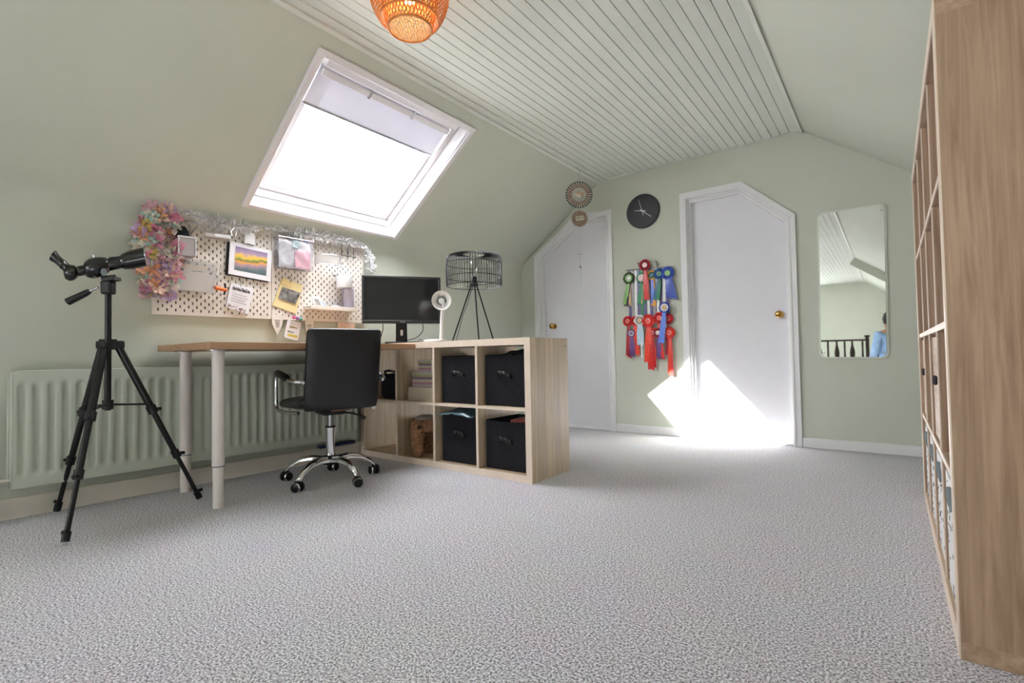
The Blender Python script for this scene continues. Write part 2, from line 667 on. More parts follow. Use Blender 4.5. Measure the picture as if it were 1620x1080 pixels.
# edging strips of the ceiling
t = MB().bx(PX0 - PITCH_P - .05, PX0 - PITCH_P, YB, YF, ZC - .006, ZC + .012)
struct(t.build('trim_1', CEIL, bevel=.003))
t = MB().add([], [])
t.prism([(CL - .012, ZC - .022), (CL + .012, ZC - .016), (CL + .014, ZC + .01), (CL - .01, ZC + .01)], YF - YB, at=YB)
struct(t.build('trim_2', CEIL))
xr0 = PX0 + 25 * PITCH_P
struct(MB().bx(xr0, xr0 + .012, YB, YF, ZC - .004, ZC + .012).build('trim_3', CEIL, bevel=.002))
t = MB().prism([(CR - .016, ZC - .012), (CR + .006, ZC - .02), (CR + .01, ZC + .012), (CR - .016, ZC + .012)], YF - YB, at=YB)
struct(t.build('trim_4', CEIL))
struct(MB().bx(PX0 - PITCH_P, xr0, YF - .012, YF + .01, ZC - .004, ZC + .012).build('trim_5', CEIL, bevel=.003))

# skirting boards
mb = MB()
a, b = WL(-4.7, .008, .045), WL(3.67, .008, .045)
mb.box((a + b) / 2, ((b - a).length, .016, .09), (0, 0, pi / 2 - TH))
struct(mb.build('baseboard_left', CREAM, bevel=.004))
bbf = None
for i, (a, b) in enumerate(((-2.94, -2.775), (-1.938, -1.335), (-.519, .53))):
    o = MB().bx(a, b, YF - .016, YF, 0, .068).build('baseboard_far' if i == 0 else 'baseboard_far', WHITE, bevel=.004)
    struct(o)


# doors: casing, lining, slab, knob
def door(idx, D, knob_x, knob_z, hinge_side):
    slab_poly = inset(D, .075)
    root = bpy.data.objects.new('door_%d' % idx, None)
    COL.objects.link(root)
    struct(root)

    def strip(name, w0, w1, y0, y1):
        A, B = inset(D, w0) if w0 else D, inset(D, w1)
        mb = MB()
        for i in range(len(A) - 1):
            q = [A[i], A[i + 1], B[i + 1], B[i]]
            V = [(x, y0, z) for x, z in q] + [(x, y1, z) for x, z in q]
            mb.add(V, [(0, 1, 2, 3), (7, 6, 5, 4), (0, 4, 5, 1), (1, 5, 6, 2), (2, 6, 7, 3), (3, 7, 4, 0)])
        return mb.build(name, WHITE, root, bevel=.002, seg=1)
    strip('casing', 0, .042, YF - .02, YF)
    strip('casing_bead', .036, .052, YF - .026, YF)
    strip('lining', .04, .06, YF - .004, YF + .12)
    strip('door_stop', .058, .076, YF + .03, YF + .1)
    mb = MB()
    P = [(x, max(z, .012)) for x, z in slab_poly]
    mb.prism(P, .04, at=YF + .06)
    slab = mb.build('slab', DOORW, root, bevel=.002, seg=1)
    kb = MB()
    kb.lathe([(0, 0), (.026, 0), (.026, .005), (.012, .008), (.010, .03), (.022, .036), (.027, .046), (.026, .056), (.016, .064), (0, .066)], (knob_x, YF + .06, knob_z), (0, -1, 0), 24)
    kb.build('knob', BRASS, slab, smooth=True, angle=50)
    th = MB().bx(D[0][0] + .03, D[-1][0] - .03, YF - .01, YF + .1, 0, .014)
    th.build('threshold', WHITE, root, bevel=.003)
    return root


door(1, D1, -2.60, .955, 'R')
door(2, D2, -.645, .945, 'L')


# ------------------------------------------------------------------ roof windows
def roof_window(idx, op, place, blind=True):
    """place(y, s, d): d > 0 goes outwards through the roof"""
    root = bpy.data.objects.new('window_%d' % idx, None)
    COL.objects.link(root)
    struct(root)
    y0, y1, s0, s1 = op

    def bar(name, ya, yb, sa, sb, da, db, m, bevel=.003, par=root):
        mb = MB()
        V = [place(y, s, d) for y in (ya, yb) for s in (sa, sb) for d in (da, db)]
        mb.add(V, [(0, 1, 3, 2), (4, 6, 7, 5), (0, 4, 5, 1), (2, 3, 7, 6), (0, 2, 6, 4), (1, 5, 7, 3)])
        return mb.build(name, m, par, bevel=bevel)
    c = .036
    # casing on the room side
    bar('casing', y0 - c, y0, s0 - c, s1 + c * .6, -.02, .0, SKYF)
    bar('casing', y1, y1 + c, s0 - c, s1 + c * .6, -.02, .0, SKYF)
    bar('casing', y0, y1, s0 - c, s0, -.02, .0, SKYF)
    bar('casing', y0, y1, s1, s1 + c * .6, -.016, .0, SKYF)
    # lining boards of the shaft
    D = .17
    bar('lining', y0 - .012, y0, s0, s1, -.014, D, SKYF)
    bar('lining', y1, y1 + .012, s0, s1, -.014, D, SKYF)
    bar('lining', y0, y1, s0 - .012, s0, -.014, D, SKYF)
    bar('lining', y0, y1, s1, s1 + .012, -.014, D, SKYF)
    # outer frame and sash
    f = .045
    for (a, b, p, q) in ((y0, y0 + f, s0, s1), (y1 - f, y1, s0, s1), (y0 + f, y1 - f, s0, s0 + f), (y0 + f, y1 - f, s1 - f, s1)):
        bar('frame', a, b, p, q, .085, D, SKYF)
    ya, yb, sa, sb = y0 + f + .004, y1 - f - .004, s0 + f + .004, s1 - f - .004
    g = .042
    sash = None
    for (a, b, p, q) in ((ya, ya + g, sa, sb), (yb - g, yb, sa, sb), (ya + g, yb - g, sa, sa + g), (ya + g, yb - g, sb - g, sb)):
        sash = bar('sash', a, b, p, q, .10, D - .012, SKYF)
    bar('pane', ya + g, yb - g, sa + g, sb - g, .135, .139, GLASS, 0)
    if blind:
        bar('blind_cassette', ya, yb, s0 + .006, s0 + .06, .035, .095, SKYF, .01)
        fab = bar('blind_fabric', ya + .015, yb - .02, s0 + .06, .430, .088, .0895, BLIND, 0)
        bar('hem_bar', ya + .012, yb - .015, .426, .440, .082, .096, STEEL, .003, fab)
        h = bar('handle_bar', ya + .02, yb - .02, s0 + .075, s0 + .115, .06, .072, SKYF, .005)
        for k in (.33, .66):
            yy = ya + (yb - ya) * k
            bar('bracket', yy - .006, yy + .006, s0 + .06, s0 + .12, .055, .076, STEEL, .002, h)
    # daylight portal just outside the glass
    li = bpy.data.lights.new('skylight_portal', 'AREA')
    li.shape = 'RECTANGLE'
    li.size = y1 - y0
    li.size_y = s1 - s0
    li.cycles.is_portal = True
    lo = bpy.data.objects.new('skylight_portal', li)
    COL.objects.link(lo)
    cpos = place((y0 + y1) / 2, (s0 + s1) / 2, D + .01)
    nin = (place(0, 0, 0) - place(0, 0, 1)).normalized()
    zax = -nin
    xax = (place(1, 0, 0) - place(0, 0, 0)).normalized()
    yax = zax.cross(xax)
    Mx = Matrix((xax, yax, zax)).transposed().to_4x4()
    Mx.translation = cpos
    lo.matrix_world = Mx
    return root


roof_window(1, OP1, SL, True)
roof_window(2, FILL_WIN, lambda a, s, d: Vector((a, YB - d, s)), False)
roof_window(3, FILL_OP, SL, False)

# ------------------------------------------------------------------ bookcase on the right (four by four)
BX, BY0, BY1, BH, BD = .097, 1.47, 2.945, 1.47, .39
T, TI = .038, .016
bc = thing('bookcase', 'tall oak-effect cube bookcase standing along the right wall', 'bookcase', (BX, BY0, 0))
W = BY1 - BY0
CW = (W - 2 * T - 3 * TI) / 4
CH = (BH - 2 * T - 3 * TI) / 4


def board(name, x0, x1, y0, y1, z0, z1, m, parent, edge, front='x', ed=.003):
    """a board plus its paler edging on the open front"""
    mb = MB()
    if front == 'x':
        mb.bx(x0 + ed, x1, y0, y1, z0, z1, 0)
        mb.bx(x0, x0 + ed, y0, y1, z0, z1, 1)
    else:
        mb.bx(x0, x1, y0 + ed, y1, z0, z1, 0)
        mb.bx(x0, x1, y0, y0 + ed, z0, z1, 1)
    return mb.build(name, [m, edge], parent)


for y in (0, W - T):
    board('side_panel', 0, BD, y, y + T, T, BH - T, OAKB, bc, OAKEDGE)
board('bottom_panel', 0, BD, 0, W, 0, T, OAKBY, bc, OAKEDGE)
board('top_panel', 0, BD, 0, W, BH - T, BH, OAKBY, bc, OAKEDGE)
for k in range(3):
    z = T + (k + 1) * CH + k * TI
    board('shelf', .004, BD, T, W - T, z, z + TI, OAKBY, bc, OAKEDGE)
for k in range(3):
    y = T + (k + 1) * CW + k * TI
    for j in range(4):
        z = T + j * (CH + TI)
        board('divider', .004, BD, y, y + TI, z, z + CH, OAKB, bc, OAKEDGE)

# patterned storage boxes in the bottom row
BOXW = mat('white_printed_card', S(236, 234, 232), 0.6, var=0.03)
TABG = mat('grey_felt_tab', S(120, 128, 132), 0.9, var=0.1)
TABD = mat('charcoal_felt_tab', S(62, 60, 64), 0.9, var=0.1)
rr = random.Random(3)
for k in range(4):
    y = BY0 + T + k * (CW + TI)
    where = ('nearest end of the bookcase', 'second cell from the near end', 'third cell from the near end', 'far end of the bookcase')[k]
    t = thing('storage_box', 'white speckled storage box with grey pull tab, bottom row, ' + where, 'box', (BX + .011, y + CW / 2, T), group='white boxes in the bottom row of the bookcase')
    hw, hh = CW / 2 - .012, CH - .03
    mb = MB()
    mb.bx(0, .004, -hw, hw, 0, hh).bx(.29, .294, -hw, hw, 0, hh).bx(.004, .29, -hw, -hw + .004, 0, hh).bx(.004, .29, hw - .004, hw, 0, hh).bx(.004, .29, -hw + .004, hw - .004, 0, .004)
    mb.build('body', BOXW, t)
    mb = MB()
    for q in range(46):
        a = rr.uniform(0, pi)
        mb.box((-.0008, rr.uniform(-hw * .93, hw * .93), rr.uniform(.01, hh - .02)), (.001, .012, .003), (a, 0, 0))
    o = mb.build('printed_dashes', INK, t)
    o['kind'] = 'stuff'
    MB().tube([(0, -.03, hh - .07), (-.004, -.02, hh - .045), (-.005, 0, hh - .02), (-.004, .02, hh - .045), (0, .03, hh - .07)], .006, 8).build('pull_tab', TABG, t, smooth=True)
# two dark boxes set deep in the second row, only their tabs stand out
for k, lab in ((1, 'oak-coloured insert drawer with a charcoal tab, second row, near middle'), (3, 'oak-coloured insert drawer with a charcoal tab, second row, far end')):
    y = BY0 + T + k * (CW + TI)
    t = thing('drawer_insert', lab, 'drawer', (BX + .012, y + CW / 2, T + CH + TI), group='drawer inserts in the bookcase')
    hw = CW / 2 - .006
    MB().bx(0, .018, -hw, hw, .002, CH - .012).build('front', OAKBY, t, bevel=.002)
    mb = MB().bx(.018, .3, -hw, -hw + .01, .002, CH - .03).bx(.018, .3, hw - .01, hw, .002, CH - .03).bx(.29, .3, -hw + .01, hw - .01, .002, CH - .03).bx(.018, .29, -hw + .01, hw - .01, .002, .01)
    mb.build('carcass', OAKBY, t)
    MB().bx(-.011, .0, -.018, .018, .175, .205).build('pull_tab', TABD, t, bevel=.006)

# ------------------------------------------------------------------ low cube unit beside the desk
KX, KY, KW, KH, KD = -3.003, 2.170, 1.473, .775, .386
ku = thing('cube_shelf', 'low pale oak cube shelf unit with black bins, open towards the chair', 'shelf unit', (KX, KY, 0))
KCW = (KW - 2 * T - 3 * TI) / 4
KCH = (KH - 2 * T - TI) / 2
for x in (0, KW - T):
    board('end_panel', x, x + T, 0, KD, 0, KH, OAK, ku, OAKEDGE, 'y')
board('bottom_board', T, KW - T, 0, KD, 0, T, OAKX, ku, OAKEDGE, 'y')
board('top_board', T, KW - T, 0, KD, KH - T, KH, OAKX, ku, OAKEDGE, 'y')
board('middle_shelf', T, KW - T, .003, KD, T + KCH, T + KCH + TI, OAKX, ku, OAKEDGE, 'y')
for k in range(3):
    x = T + (k + 1) * KCW + k * TI
    for j in range(2):
        z = T + j * (KCH + TI)
        board('divider', x, x + TI, .003, KD, z, z + KCH, OAK, ku, OAKEDGE, 'y')
MB().cyl((KW + .0005, KD - .02, KH - .045), (KW - .005, KD - .02, KH - .045), .005, 10).build('screw_hole', BLACKP, ku)


def cell(i, j):
    return KX + T + i * (KCW + TI), KX + T + i * (KCW + TI) + KCW, T + j * (KCH + TI)


def fabric_bin(i, j, label, hgt=.29, xo=0.0):
    x0, x1, z = cell(i, j)
    t = thing('fabric_bin', label, 'bin', ((x0 + x1) / 2 + xo, KY + .05, z), group='black fabric bins in the cube shelf')
    w_ = .296
    mb = MB()
    N = 8
    V = []
    # slightly slumped front with a soft top edge
    for a in range(N + 1):
        for b in range(N + 1):
            u, v = a / N, b / N
            bulge = .010 * sin(pi * u) * sin(pi * v)
            sag = -.006 * sin(pi * u) if b == N else 0
            V.append(((u - .5) * w_, -bulge, v * hgt + sag))
    F = [(a * (N + 1) + b, (a + 1) * (N + 1) + b, (a + 1) * (N + 1) + b + 1, a * (N + 1) + b + 1) for a in range(N) for b in range(N)]
    mb.add(V, F)
    mb.bx(-w_ / 2, -w_ / 2 + .004, .001, .31, 0, hgt).bx(w_ / 2 - .004, w_ / 2, .001, .31, 0, hgt).bx(-w_ / 2, w_ / 2, .306, .31, 0, hgt).bx(-w_ / 2, w_ / 2, .001, .31, 0, .004)
    mb.build('body', BLACKF, t, smooth=True, angle=60)
    h = MB()
    pts = [(-.05, -.008, hgt * .60), (-.035, -.03, hgt * .64), (0, -.034, hgt * .645), (.035, -.028, hgt * .62), (.05, -.008, hgt * .57)]
    for a, b in zip(pts[:-1], pts[1:]):
        a, b = Vector(a), Vector(b)
        dz = Vector((0, 0, .012))
        h.add([a - dz, a + dz, b + dz, b - dz], [(0, 1, 2, 3)])
    o = h.build('handle', BLACKL, t, smooth=True)
    so = o.modifiers.new('thick', 'SOLIDIFY')
    so.thickness = .003
    return t


fabric_bin(2, 1, 'black fabric bin with front handle, upper row, beside the striped boxes')
fabric_bin(3, 1, 'black fabric bin with a cloth peeking out, upper row, end of the cube shelf')
fabric_bin(2, 0, 'black fabric bin with a plastic bag on top, lower row, beside the elephant basket')
fabric_bin(3, 0, 'black fabric bin holding something red, lower row, end of the cube shelf', .275)

# things spilling from the bins
def crumple(name, label, cat, loc, rx, ry, rz_, m, seed, lift=1.0, n=9):
    q = random.Random(seed)
    mb = MB()
    V = []
    for i in range(n + 1):
        for j in range(n + 1):
            u, v = i / n * 2 - 1, j / n * 2 - 1
            d = max(0, 1 - u * u * .9) * max(0, 1 - v * v * .8)
            V.append((u * rx + q.uniform(-.004, .004), v * ry + q.uniform(-.004, .004), rz_ * lift * d + q.uniform(-.006, .006)))
    F = [(i * (n + 1) + j, (i + 1) * (n + 1) + j, (i + 1) * (n + 1) + j + 1, i * (n + 1) + j + 1) for i in range(n) for j in range(n)]
    mb.add(V, F)
    o = mb.build(name, m, loc=loc, smooth=True, angle=70)
    s = o.modifiers.new('thick', 'SOLIDIFY')
    s.thickness = .003
    return tag(o, label, cat)


x0, x1, z = cell(3, 1)
crumple('folded_cloth', 'black cloth bulging over the upper end bin', 'cloth', ((x0 + x1) / 2 + .05, KY + .15, z + .285), .09, .1, .035, BLACKF, 4)
x0, x1, z = cell(2, 0)
PLB = milky('teal_grey_plastic_film', S(86, 108, 118), .12, .25)
crumple('plastic_bag', 'shiny dark teal plastic bag on the lower middle bin', 'bag', ((x0 + x1) / 2, KY + .15, z + .286), .14, .16, .05, PLB, 9)
x0, x1, z = cell(3, 0)
o = MB().bx(-.03, .11, -.03, .1, 0, .016).build('red_book', mat('red_cover', S(150, 52, 40), .5), loc=((x0 + x1) / 2 + .02, KY + .13, z + .262), rot=(.0, -.06, .2))
tag(o, 'red book lying on top of the lower end bin', 'book')

# striped keepsake boxes and wooden tray box
x0, x1, z = cell(1, 1)
KRAFT = mat('pale_plywood', S(206, 196, 176), .5, var=.05)
t = thing('tray_box', 'plain pale wooden box under the two striped boxes', 'box', (x0 + .175, KY + .06, z))
mb = MB().bx(-.125, .14, 0, .006, 0, .088).bx(-.125, .14, .27, .276, 0, .088).bx(-.131, -.125, 0, .276, 0, .088).bx(.14, .146, 0, .276, 0, .088).bx(-.125, .14, .006, .27, 0, .006)
mb.build('body', KRAFT, t)
STR = [S(190, 180, 180), S(184, 140, 158), S(200, 196, 172), S(150, 124, 146), S(176, 180, 132), S(200, 190, 184)]
SM1 = stripes('floral_bands', STR, 2, .098, noise=.5)
o = thing('striped_box', 'large floral striped gift box in the middle of the stack', 'box', (x0 + .185, KY + .075, z + .0895), group='striped boxes')
MB().bx(-.115, .125, 0, .2, 0, .07).build('body', SM1, o, bevel=.002)
MB().bx(-.118, .128, -.003, .203, .066, .097).build('lid', SM1, o, bevel=.002)
o = thing('striped_box', 'small floral striped gift box with white label, top of the stack', 'box', (x0 + .205, KY + .085, z + .187), group='striped boxes')
SM2 = stripes('floral_bands_small', STR, 2, .082, noise=.5)
MB().bx(-.085, .10, 0, .16, 0, .055).build('body', SM2, o, bevel=.002)
MB().bx(-.088, .103, -.003, .163, .05, .08).build('lid', SM2, o, bevel=.002)
lb = MB().bx(.045, .1, -.005, -.0035, .008, .076).build('paper_label', PAPER, o)
MB().tube([(.065, -.006, .045), (.072, -.006, .05), (.08, -.006, .045), (.088, -.006, .05), (.088, -.006, .036), (.078, -.006, .038)], .0022, 6).build('drawn_mark', BLACKP, lb)

# black bag in the cell behind the chair
x0, x1, z = cell(0, 1)
t = thing('tote_bag', 'black bag with silver buckle tucked in the cell behind the chair', 'bag', ((x0 + x1) / 2 + .03, KY + .08, z))
MB().box((0, .1, .085), (.25, .2, .17)).build('body', BLACKF, t, bevel=.03, seg=4)
MB().tube([(-.08, .02, .16), (-.05, -.01, .19), (.0, -.015, .195), (.06, -.01, .185), (.09, .02, .16)], .009, 8).build('strap', BLACKL, t, smooth=True)
MB().box((.045, -.022, .185), (.03, .006, .014), (0, .4, 0)).build('buckle', CHROME, t, bevel=.002)

# wicker elephant basket
WICK = mat('wicker', S(136, 96, 66), .75, var=.55, scale=70, bump=1.0, bscale=110)
x0, x1, z = cell(1, 0)
t = thing('elephant_basket', 'brown wicker elephant-head basket in the lower row', 'basket', (x0 + .185, KY + .09, z), .05)
prof = [(.0, 0), (.075, 0), (.085, .03), (.095, .12), (.10, .2), (.105, .225), (.098, .228), (.09, .2), (.07, .03), (0, .02)]
MB().lathe([(r_ * .85, h_) for r_, h_ in prof], (-.082, .115, 0), n=24).build('basket_body', WICK, t, smooth=True)
MB().tube([(-.055, -.005, .23), (-.055, -.012, .2), (-.05, -.03, .16), (-.04, -.045, .11), (-.03, -.05, .06), (-.015, -.055, .02), (.0, -.05, .012)],
          [.03, .055, .058, .048, .038, .032, .028], 14).build('trunk', WICK, t, smooth=True)
for sx in (-1, 1):
    e = MB()
    e.lathe([(0, 0), (.03, .002), (.045, .01), (.03, .016), (0, .016)], (-.05 + sx * .075, .0, .195), (sx * .55, -.8, .15), 14)
    e.build('ear', WICK, t, smooth=True)
    MB().lathe([(0, .01), (.008, .009), (.013, 0), (.008, -.006), (0, -.008)], (-.045 + sx * .035, -.058, .19), (sx * .3, -1, .1), 12).build('eye', BLACKP, t, smooth=True)
MB().lathe([(.02, 0), (.07, .01), (.075, .02), (.04, .035), (0, .03)], (-.055, .05, .222), (0, 0, 1), 14).build('grey_lining', mat('grey_tissue', S(168, 160, 158), .8, var=.1), t, smooth=True)

# ------------------------------------------------------------------ desk
DX0, DX1, DY0, DY1, DZ = -3.075, -2.43, .965, KY - .003, .765
dk = thing('desk', 'oak-topped desk with white legs along the left wall', 'desk', (0, 0, 0))
mb = MB()
xb0, xb1 = xl(DY0) + .02, xl(DY1) + .02
mb.add([(xb0, DY0, DZ - .033), (DX1, DY0, DZ - .033), (DX1 + .01, DY1, DZ - .033), (xb1, DY1, DZ - .033), (xb0, DY0, DZ), (DX1, DY0, DZ), (DX1 + .01, DY1, DZ), (xb1, DY1, DZ)],
       [(0, 1, 2, 3), (4, 5, 6, 7), (0, 1, 5, 4), (1, 2, 6, 5), (2, 3, 7, 6), (3, 0, 4, 7)])
mb.build('table_top', DESKW, dk, bevel=.0015, seg=1)
for (lx, ly) in ((-2.508, 1.03), (-2.964, 1.057)):
    lg = MB().cyl((lx, ly, .19), (lx, ly, DZ - .038), .0265, 24).build('leg', LEGW, dk, smooth=True)
    MB().cyl((lx, ly, .0), (lx, ly, .2), .0235, 24).build('lower_tube', LEGW, lg, smooth=True)
    MB().cyl((lx, ly, .188), (lx, ly, .194), .0268, 24).build('collar', TABG, lg, smooth=True)
    MB().cyl((lx, ly, DZ - .038), (lx, ly, DZ - .0335), .05, 24).build('mounting_plate', STEEL, lg)

# ------------------------------------------------------------------ office chair
CHX, CHY = -2.52, 1.62
ch = thing('office_chair', 'black leather swivel office chair with chrome base at the desk', 'chair', (CHX, CHY, 0))
for k in range(5):
    a = radians(72 * k)
    d = Vector((cos(a), sin(a), 0))
    L = [d * .03 + Vector((0, 0, .118)), d * .10 + Vector((0, 0, .126)), d * .17 + Vector((0, 0, .116)), d * .225 + Vector((0, 0, .085)), d * .248 + Vector((0, 0, .058))]
    sd = Vector((-sin(a), cos(a), 0))
    arm = MB()
    V = []
    for p, wd, hh in zip(L, (.026, .022, .018, .016, .014), (.02, .018, .016, .014, .012)):
        for (q, r_) in ((-1, -.6), (-1, .3), (-.5, 1), (.5, 1), (1, .3), (1, -.6)):
            V.append(p + sd * (q * wd) + Vector((0, 0, r_ * hh)))
    F = [(i * 6 + k2, i * 6 + (k2 + 1) % 6, (i + 1) * 6 + (k2 + 1) % 6, (i + 1) * 6 + k2) for i in range(4) for k2 in range(6)]
    F += [tuple(range(6)), tuple(24 + q for q in range(6))]
    arm.add(V, F)
    arm.build('base_spoke', CHROME, ch, smooth=True, angle=50)
    sw = radians(72 * k + 40 * (k % 3) - 30)
    ax = Vector((cos(sw), sin(sw), 0))
    c0 = d * .25 + Vector((0, 0, .0265))
    cs = MB()
    cs.box(c0 + Vector((0, 0, .016)), (.03, .026, .03), (0, 0, sw))
    cas = cs.build('caster', BLACKP, ch, bevel=.005)
    for s_ in (-1, 1):
        MB().lathe([(0, 0), (.025, 0), (.0265, .004), (.0265, .014), (.02, .019), (0, .019)], c0 + ax * (s_ * .008), ax * s_, 20).build('wheel', BLACKP, cas, smooth=True)
        MB().lathe([(.0225, .0195), (.0255, .0165), (.0268, .012), (.0245, .017), (.0225, .0195)], c0 + ax * (s_ * .008), ax * s_, 20).build('rim', CHROME, cas, smooth=True)
MB().lathe([(0, .095), (.04, .095), (.045, .11), (.044, .135), (.032, .142), (0, .142)], n=24).build('hub', BLACKP, ch, smooth=True)
MB().cyl((0, 0, .14), (0, 0, .30), .0245, 24).build('gas_lift_sleeve', CHROME, ch, smooth=True)
MB().cyl((0, 0, .296), (0, 0, .304), .027, 24).build('sleeve_ring', BLACKP, ch, smooth=True)
MB().cyl((0, 0, .30), (0, 0, .385), .0135, 16).build('gas_lift_rod', STEEL, ch, smooth=True)
FACE = radians(166)
up_ = bpy.data.objects.new('seat_assembly', None)
COL.objects.link(up_)
up_.parent = ch
up_.rotation_euler = (0, 0, FACE)      # local +X is the way the chair faces


def soft_slab(name, w_, d_, h_, mapf, m, parent, nx=10, ny=10):
    """padded panel: rounded-rectangle slab with swollen faces, bent by mapf(u, v, t)"""
    V, F = [], []
    for side in (0, 1):
        for i in range(nx + 1):
            for j in range(ny + 1):
                u, v = i / nx * 2 - 1, j / ny * 2 - 1
                e = (1 - max(abs(u), abs(v)) ** 6)
                t = (1 if side else -1) * h_ / 2 * (.55 + .45 * e)
                V.append(mapf(u * w_ / 2, v * d_ / 2, t))
    n1 = (nx + 1) * (ny + 1)
    for side in (0, 1):
        for i in range(nx):
            for j in range(ny):
                q = [i * (ny + 1) + j, (i + 1) * (ny + 1) + j, (i + 1) * (ny + 1) + j + 1, i * (ny + 1) + j + 1]
                F.append(tuple(side * n1 + k for k in q))
    ring = [i * (ny + 1) for i in range(nx + 1)] + [nx * (ny + 1) + j for j in range(1, ny + 1)] + [i * (ny + 1) + ny for i in range(nx - 1, -1, -1)] + [j for j in range(ny - 1, 0, -1)]
    for a, b in zip(ring, ring[1:] + ring[:1]):
        F.append((a, b, n1 + b, n1 + a))
    mb = MB().add(V, F)
    o = mb.build(name, m, parent, smooth=True, angle=60)
    b = o.modifiers.new('sub', 'SUBSURF')
    b.levels = b.render_levels = 1
    return o


soft_slab('seat', .42, .43, .07, lambda x, y, t: Vector((x + .035, y, .438 + t + .02 * (x / .22) ** 2 * (1 if x < 0 else -.6))), BLACKL, up_)
soft_slab('backrest', .405, .435, .05, lambda y, zz, t: Vector((-.205 - t - .035 * (zz / .21) + .022 * (y / .2) ** 2, y - .012, .622 + zz)), BLACKL, up_)
MB().box((0, 0, .385), (.16, .12, .03)).build('tilt_plate', BLACKP, up_, bevel=.01)
MB().box((-.02, -.02, .40), (.2, .1, .012)).build('seat_underside', mat('brown_board', S(150, 104, 76), .7), up_, bevel=.004)
lv = MB().tube([(-.04, -.03, .385), (-.10, -.10, .372), (-.13, -.135, .352)], .005, 8).build('lever', BLACKM, up_, smooth=True)
MB().tube([(-.115, -.118, .362), (-.14, -.146, .345)], .0095, 10).build('lever_knob', BLACKP, lv, smooth=True)
for s_ in (-1, 1):
    y = s_ * .255
    pts = [(-.205, s_ * .20, .562), (-.19, s_ * .235, .565), (-.14, y, .572), (.08, y, .60), (.105, y, .59), (.112, y, .565), (.112, y, .45), (.105, y, .42), (.08, y, .405), (-.05, y * .95, .40), (-.12, y * .8, .40)]
    ar = MB().tube(pts, .0105, 12).build('armrest', CHROME, up_, smooth=True)
    MB().tube([(-.12, y, .575), (-.09, y, .585), (.07, y, .605), (.095, y, .60)], [.013, .019, .019, .013], 12).build('arm_pad', BLACKL, ar, smooth=True)
    MB().lathe([(0, .012), (.009, .009), (.012, 0), (.009, -.009), (0, -.012)], (-.225, s_ * .212, .562), (1, 0, 0), 14).build('end_bolt', CHROME, ar, smooth=True)


# ------------------------------------------------------------------ radiator
def on_wall(name, label, cat, u, off, z, group=None):
    return thing(name, label, cat, WL(u, off, z), -TH, group)


rad = on_wall('radiator', 'long pale green ribbed panel radiator under the pegboard', 'radiator', .03, .0, .145)
RL, RH, NR = 1.672, .503, 35
pit = RL / NR
uu = []
for k in range(NR):
    for f_ in (0, .14, .27, .40, .63, .76, .90):
        uu.append((k + f_) * pit)
uu.append(RL)
zz = [0, .035, .05, .062, .075, .25, RH - .075, RH - .062, RH - .05, RH - .035, RH]
GR = {0: 0, .14: 0, .27: .35, .40: 1, .63: 1, .76: .35, .90: 0}


def sm(x):
    x = max(0, min(1, x))
    return x * x * (3 - 2 * x)


V, F = [], []
for i, u in enumerate(uu):
    fr = (u / pit) % 1.0
    g = sm((fr - .2) / .2) * (1 - sm((fr - .66) / .2)) if i < len(uu) - 1 else 0
    for z in zz:
        e = sm((z - .045) / .03) * sm((RH - .045 - z) / .03)
        V.append((.115 - .016 * g * e, u, z))
nz = len(zz)
for i in range(len(uu) - 1):
    for j in range(nz - 1):
        F.append((i * nz + j, (i + 1) * nz + j, (i + 1) * nz + j + 1, i * nz + j + 1))
mb = MB().add(V, F)
mb.build('front_panel', RADM, rad, smooth=True, angle=75)
MB().bx(.085, .1145, 0, RL, RH - .004, RH + .004).build('top_edge', RADM, rad, bevel=.003)
MB().bx(.05, .1145, RL, RL + .004, 0, RH).build('side_cover', RADM, rad, bevel=.001)
MB().bx(.05, .1145, -.004, 0, -.004, RH).build('side_cover', RADM, rad, bevel=.001)
MB().bx(.035, .05, -.012, RL + .01, .03, RH - .03).build('rear_panel', RADM, rad, bevel=.004)
MB().bx(.05, .112, 0, RL, 0, .003).build('bottom_edge', RADM, rad)
for u in (.25, 1.4):
    MB().bx(.0, .035, u - .02, u + .02, .08, .42).build('wall_bracket', RADM, rad)
pp = MB().tube([(.06, .0, .03), (.06, -.03, .03), (.06, -.05, .02), (.06, -.052, -.02), (.06, -.052, -.09), (.06, -.052, -.145)], .009, 12).build('pipe', CREAM, rad, smooth=True)
MB().lathe([(0, 0), (.018, 0), (.02, .01), (.02, .05), (.015, .058), (0, .058)], (.06, -.05, .02), (.9, -.4, 0), 16).build('valve_knob', BLACKP, pp, smooth=True)
MB().lathe([(0, 0), (.011, 0), (.011, .01), (0, .012)], (.11, -.072, .02), (.9, -.4, 0), 14).build('valve_cap', CHROME, pp, smooth=True)
o = MB().box((0, 0, .009), (.035, .26, .018), (0, 0, 0)).build('blue_ring_binder', mat('navy_cover', S(26, 44, 92), .5), loc=WL(1.60, .03, .09), rot=(0, 0, -TH))
tag(o, 'slim dark blue folder lying on the skirting under the radiator', 'folder')


